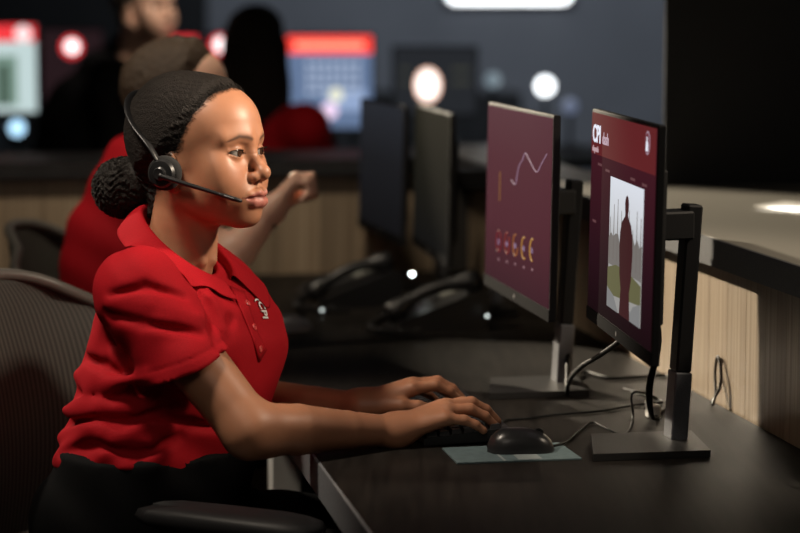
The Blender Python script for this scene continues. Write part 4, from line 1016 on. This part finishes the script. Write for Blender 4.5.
def man_shirt(P):
    d = chain(P, [mt_c(122, 335), mt_c(140, 250), mt_c(162, 185)], [.15, .15, .13], .05)
    R_ = np.stack([mf, ml, ZX], 1)
    d = smin(d, ell(P, mt_c(163, 182), (.12, .19, .09), R_), .06)
    d = smin(d, cap(P, mt_c(166, 152), mt_c(173, 134), .07, .058), .03)
    for s, e in ((msh, mel), (msl, mle)): d = smin(d, smax(cap(P, s, e, .075, .066), ((P - (s * .42 + e * .58).astype(f4)) @ ((e - s) / np.linalg.norm(e - s)).astype(f4)), .005), .03)
    return d + .003 * np.sin(P @ np.array((40, 15, 55.), f4))
mk = (uv(4.75, .72, .55), uv(5.1, .74, .55)); mh0 = mt_c(95, 345)
def man_legs(P):
    d = sph(P, mh0 * [1, 1, 0] + ZX * .58, .15)
    for s, k in ((-1, mk[0]), (1, mk[1])): d = smin(d, chain(P, [mh0 * [1, 1, 0] + ZX * .57 + ml * s * .09, k, k * [1, 1, 0] + ZX * .06 - VX * .06], [.09, .07, .055], .03), .04)
    return smax(d, .003 - P[:, 2], .01)
man, mtw = simple_person(mh0 * [1, 1, 0], 'man in a red shirt with raised fist seated behind the woman', math.radians(-4), mo, (.76, .46, .34), M_brown, short_hair, man_shirt, M_red,
    (mt_c(60, 350) - [.25, .4, .12], mt_c(240, 110) + [.1, .45, .05]), [(msh, mel, mwr, fist, mH, mA), (msl, mle, mlw, hand_pts(mlw, lH, lA), lH, lA)], man_legs, (mh0 * [1, 1, 0] - [.3, .4, .02], uv(5.1, .95, .8) + [.2, .2, 0]))
wt = thing('wrist_watch', mwr, 'dark wrist watch on the raised arm of the seated man', 'watch')
fa = (mwr - mel) / np.linalg.norm(mwr - mel)
MB().lathe(mwr - fa * .018, fa, [(.0265, -.009), (.029, -.007), (.029, .007), (.0265, .009)], 20).build('strap', M_plas, wt, smooth=True)
MB().lathe(mwr - fa * .018 + mU * .028, mU, [(.016, 0), (.016, .006), (.012, .008)], 18).build('dial', M_plas2, wt, smooth=True)
office_chair(at(94, 300, 5.05)[:2] - np.array([.10, 0]), -math.radians(8), 'black mesh office chair of the seated man in the red shirt', .94, .66)

# --- man in black bending over the desks beyond the ledge ---
bo = at(146, 6, 7.5)
bt = lambda px, py, Y=7.6: at(px, py, Y)
bsh = bt(114, 84, 7.35); bel = bt(118, 150, 7.25); bwr = bt(160, 165, 7.3); bsl = bt(118, 82, 7.85); ble = bt(130, 150, 7.9); blw = bt(170, 165, 7.85)
bX = np.array([1., 0, 0]); bA = np.cross(ZX, bX)
def black_top(P):
    d = chain(P, [bt(72, 170), bt(88, 122), bt(110, 82)], [.145, .145, .115], .05); d = smin(d, cap(P, bsh, bsl, .085), .06); d = smin(d, cap(P, bt(116, 70), bt(130, 46), .065, .058), .03)
    for s, e, w_ in ((bsh, bel, bwr), (bsl, ble, blw)): d = smin(d, chain(P, [s, e, e * .25 + w_ * .75], [.072, .058, .045], .02), .03)
    return d + .004 * np.sin(P @ np.array((30, 10, 38.), f4))
bh = bt(62, 190) 
def black_legs(P):
    d = sph(P, bh, .15)
    for s in (-1, 1): d = smin(d, chain(P, [bh + bA * s * .09 - ZX * .05, bh * [1, 1, 0] + ZX * .48 + bA * s * .1, bh * [1, 1, 0] + ZX * .05 + bA * s * .1], [.095, .07, .055], .03), .04)
    return smax(d, .003 - P[:, 2], .01)
M_blk = cloth('black_jacket', (.006, .006, .007), 300, sheen=0)
simple_person(bh * [1, 1, 0], 'man in black clothes leaning forward beyond the far ledge', math.radians(-38), bo, (.66, .40, .29), M_grey_h, short_hair, black_top, M_blk,
    (bt(62, 190) - [.25, .5, .1], bt(185, 30) + [.1, .5, .1]), [(bsh, bel, bwr, hand_pts(bwr, bX, bA), bX, bA), (bsl, ble, blw, hand_pts(blw, bX, -bA), bX, -bA)], black_legs, (bh * [1, 1, 0] - [.35, .4, .02], bh + [.35, .4, .2]), M_blk, 'jacket', h=.006)

# --- long haired colleague in red, seen from behind ---
lo_ = at(257, 45, 7.4); lt = lambda px, py, Y=7.4: at(px, py, Y)
lsr = lt(305, 128, 7.3); lsl_ = lt(222, 128, 7.55)
ler = lt(330, 190, 7.45); lel = lt(212, 195, 7.7); lwr = lt(345, 200, 7.75); lwl = lt(235, 205, 7.95)
lD = np.array([.25, .97, 0]); lD /= np.linalg.norm(lD); lAx = np.cross(ZX, lD)
def red_back(P):
    d = chain(P, [lt(268, 250), lt(266, 190), lt(264, 140)], [.15, .15, .12], .05); d = smin(d, cap(P, lsr, lsl_, .075), .05); d = smin(d, cap(P, lt(262, 115), lt(260, 95), .06, .055), .03)
    for s, e in ((lsr, ler), (lsl_, lel)): d = smin(d, smax(cap(P, s, e, .07, .06), ((P - (s * .4 + e * .6).astype(f4)) @ ((e - s) / np.linalg.norm(e - s)).astype(f4)), .005), .03)
    return d
lh = lt(268, 262)
def lady_legs(P):
    d = sph(P, lh, .16)
    for s in (-1, 1): d = smin(d, chain(P, [lh + lAx * s * .09, lh + lD * .42 + lAx * s * .1 - ZX * .02, (lh + lD * .42 + lAx * s * .1) * [1, 1, 0] + ZX * .05], [.09, .068, .05], .03), .04)
    return smax(d, .003 - P[:, 2], .01)
simple_person(lh * [1, 1, 0], 'long dark haired person in a red shirt seen from behind', math.radians(70), lo_, (.42, .24, .16), M_hair, long_hair, red_back, M_red,
    (lt(200, 262) - [.2, .3, .1], lt(330, 90) + [.15, .3, .05]), [(lsr, ler, lwr, hand_pts(lwr, lD, lAx), lD, lAx), (lsl_, lel, lwl, hand_pts(lwl, lD, -lAx), lD, -lAx)], lady_legs, (lh * [1, 1, 0] - [.4, .4, .02], lh + [.5, .7, .2]), h=.006)

# ============ the back row: desk, screens, lamps ============
bd2 = thing('desk', (-.6, 8.75, 0), 'long dark desk of the back row carrying the bright screens', 'desk')
MB().box((-.6, 8.75, .845), (3.2, 0, 0), (0, .38, 0), (0, 0, .02)).build('desktop', M_desk, bd2)
for x in (-3.6, -1.2, 1.0, 2.4): MB().box((x, 8.75, .412), (.03, 0, 0), (0, .3, 0), (0, 0, .412)).build('leg', M_core, bd2)
BZ = .866
def back_screen(px0, px1, py0, py1, Y, label, build, yaw=0.0):
    a = at(px0, py0, Y); b = at(px1, py1, Y); c = (a + b) / 2; w_ = b[0] - a[0]; h_ = a[2] - b[2]
    X = np.array([math.cos(yaw), math.sin(yaw), 0]); N = np.array([math.sin(yaw), -math.cos(yaw), 0])
    w_ = w_ / math.cos(yaw)
    t = thing('monitor', [c[0], Y + .06, BZ], label, 'monitor', 'bright monitors of the back row')
    MB().box(c - N * .014, X * (w_ / 2 + .008), N * .012, ZX * (h_ / 2 + .008), .002).build('case', M_plas, t)
    MB().box([c[0], c[1] + .045, (BZ + c[2]) / 2], X * .03, N * .012, ZX * ((c[2] - BZ) / 2)).build('column', M_pole, t)
    MB().box([c[0], c[1] + .03, BZ + .007], X * .12, N * .09, ZX * .006).build('stand_foot', M_base, t)
    P = lambda x, y, d=0: c + X * x * w_ / 2 + ZX * y * h_ / 2 + N * d
    R = lambda name, x0, x1, y0, y1, d, m, par: MB().box(P((x0 + x1) / 2, (y0 + y1) / 2, d), X * (x1 - x0) / 2 * w_ / 2, N * .0004, ZX * (y1 - y0) / 2 * h_ / 2).build(name, m, par)
    build(t, P, R, X, N, w_, h_); return t
def disc(P, x, y, d, r, N, m, par, name='icon'): return MB().lathe(P(x, y, d), N, [(r, 0), (r, .0006)], 28).build(name, m, par)
def s_left(t, P, R, X, N, w_, h_):
    s = R('screen', -1, 1, -1, 1, 0, emit('pale_cyan', (.50, .62, .62), 1.1), t)
    R('header_bar', -1, 1, .62, 1, .002, emit('hot_red', (.95, .05, .06), 1.0), s)
    R('photo', -.2, .55, -.85, .3, .002, emit('photo_green', (.22, .34, .28), .9), s); R('photo_figure', .1, .35, -.85, .1, .003, emit('photo_dark', (.10, .16, .12), .6), s)
    disc(P, .7, .8, .003, .03, N, emit('soft_white', (1, .75, .75), 1.2), s)
def s_mid(t, P, R, X, N, w_, h_):
    s = R('screen', -1, 1, -1, 1, 0, emit('blue_grey', (.13, .19, .32), 1.0), t)
    R('header_bar', -1, 1, .62, 1, .002, emit('hot_red2', (1, .06, .045), 1.3), s); R('header_glow', -.8, .8, .72, .88, .003, emit('orange', (1, .25, .16), 1.6), s)
    for i in range(7):
        for j in range(4): R('table_cell', -.55 + .19 * i, -.43 + .19 * i, .34 - .2 * j, .46 - .2 * j, .002, emit('cell', (.42, .50, .66), 1.0), s)
    disc(P, .15, -.28, .003, .026, N, emit('pale_gold', (.75, .75, .6), 1.2), s); disc(P, .0, -.62, .003, .03, N, emit('pink_white', (.85, .65, .85), 1.2), s); R('panel', -.1, .85, -.62, -.15, .0015, emit('panel_blue', (.30, .40, .62), 1.0), s)
def s_dark(t, P, R, X, N, w_, h_):
    s = R('screen', -1, 1, -1, 1, 0, emit('near_black', (.02, .022, .026), 1.0), t)
    o = MB().prism([P(-.18 + .32 * math.cos(a), -.12 + .52 * math.sin(a), .003) for a in np.linspace(0, 2 * math.pi, 33)[:-1]], N * .0006).build('emblem', emit('warm_ring', (1, .62, .48), 1.6), s)
    MB().prism([P(-.18 + .25 * math.cos(a), -.12 + .42 * math.sin(a), .0045) for a in np.linspace(0, 2 * math.pi, 33)[:-1]], N * .0006).build('emblem', emit('warm_white', (1, .90, .84), 2.2), s)
    for y in (-.1, .3): R('text_bar', .4, .85, y, y + .12, .002, emit('olive', (.05, .052, .04), 1.0), s); R('text_bar', -.85, -.6, y, y + .1, .002, emit('olive', (.05, .052, .04), 1.0), s)
def s_red(t, P, R, X, N, w_, h_):
    s = R('screen', -1, 1, -1, 1, 0, emit('deep_dark', (.02, .01, .012), 1.0), t)
    R('header_bar', -.6, .05, .66, .98, .002, emit('hot_red', (.95, .05, .06), 1.0), s)
    disc(P, .57, .72, .002, .042, N, emit('hot_red', (.95, .05, .06), 1.0), s); disc(P, .60, .74, .004, .028, N, emit('hot_white', (1, .85, .85), 2.2), s)
def s_lampred(t, P, R, X, N, w_, h_):
    s = R('screen', -1, 1, -1, 1, 0, emit('deep_dark', (.02, .01, .012), 1.0), t)
    disc(P, -.02, .55, .002, .042, N, emit('hot_red', (.95, .05, .06), 1.0), s); disc(P, .0, .56, .004, .026, N, emit('hot_white', (1, .85, .85), 2.2), s)
back_screen(-48, 37, 25, 112, 8.6, 'bright monitor with red header at the left edge of the view', s_left)
back_screen(287, 372, 36, 128, 8.55, 'blue table screen with a glowing red header behind the long haired person', s_mid)
back_screen(394, 476, 48, 114, 8.7, 'dark monitor with one glowing round white emblem', s_dark)
back_screen(150, 240, 35, 110, 8.8, 'dark screen with red header and round light behind the leaning man', s_red)
back_screen(42, 103, 30, 105, 8.8, 'dark screen with a single red and white round light', s_lampred)
def globe_lamp(px, py, Y, r, col, st, label):
    c = at(px, py, Y); t = thing('desk_lamp', [c[0], c[1], BZ], label, 'lamp', 'round lamps of the back row')
    MB().lathe([c[0], c[1], BZ], ZX, [(.07, .001), (.07, .012), (.012, .02)], 20).build('lamp_base', M_plas, t, smooth=True)
    MB().tube([[c[0], c[1], BZ + .015], [c[0], c[1], c[2] - r]], .008, 8).build('lamp_stem', M_plas, t, smooth='all')
    MB().lathe(c, ZX, [(r * math.sin(a), -r * math.cos(a)) for a in np.linspace(.05, math.pi - .05, 12)], 20).build('lamp_globe', mat('globe_' + label[:12], (.8, .8, .8), .4, 0, col, st), t, smooth='all')
globe_lamp(545, 86, 8.75, .036, (.92, .97, 1), 3.0, 'white glowing globe lamp above the middle monitor')
globe_lamp(493, 80, 8.9, .03, (.45, .6, .7), .35, 'faint blue globe lamp left of the white one')
globe_lamp(570, 106, 8.92, .03, (.35, .45, .75), .25, 'dim violet globe lamp just right of the white one')
globe_lamp(17, 128, 8.46, .03, (.45, .75, 1), 1.6, 'blue glowing globe lamp below the red header screen')
# wall light at the back
a_ = at(447, -30, 12.5); b_2 = at(571, 3, 12.5); c_ = (a_ + b_2) / 2
wl = thing('wall_light', c_, 'long white light panel with rounded ends on the back wall', 'light')
MB().box(c_ + [0, .02, 0], ((b_2 - a_)[0] / 2 + .015, 0, 0), (0, .02, 0), (0, 0, (a_ - b_2)[2] / 2 + .015), .01).build('housing', M_plas, wl)
rr_ = .05; w_ = (b_2 - a_)[0] / 2; h_ = (a_ - b_2)[2] / 2
pl = [c_ + [sx * (w_ - rr_) + rr_ * math.cos(t0 + k * math.pi / 12), 0, sz * (h_ - rr_) + rr_ * math.sin(t0 + k * math.pi / 12)] for sx, sz, t0 in ((1, 1, 0), (-1, 1, math.pi / 2), (-1, -1, math.pi), (1, -1, 1.5 * math.pi)) for k in range(7)]
MB().prism([p + np.array([0, -.008, 0]) for p in pl], (0, .006, 0)).build('diffuser', mat('light_diffuser', (.9, .9, .9), .5, 0, (.95, .98, 1), 3.5), wl)
# dark cabinet against the back wall
cb = thing('cabinet', at(480, 118, 12.2) * [1, 1, 0], 'low black cabinet against the blue grey back wall', 'cabinet')
ca = at(350, 92, 12.3); cb_ = at(520, 92, 12.3)
MB().box([(ca[0] + cb_[0]) / 2, 12.3, ca[2] / 2], ((cb_[0] - ca[0]) / 2, 0, 0), (0, .2, 0), (0, 0, ca[2] / 2), .005).build('body', M_black, cb)
for k in range(3):
    xx = ca[0] + (cb_[0] - ca[0]) * (k + .5) / 3
    d_ = MB().box([xx, 12.09, ca[2] / 2], ((cb_[0] - ca[0]) / 6 - .01, 0, 0), (0, .008, 0), (0, 0, ca[2] / 2 - .03), .002).build('door', M_ledge, cb)
    MB().tube([[xx + .1, 12.07, ca[2] * .6], [xx + .1, 12.07, ca[2] * .75]], .008, 8).build('handle', M_rim, d_)
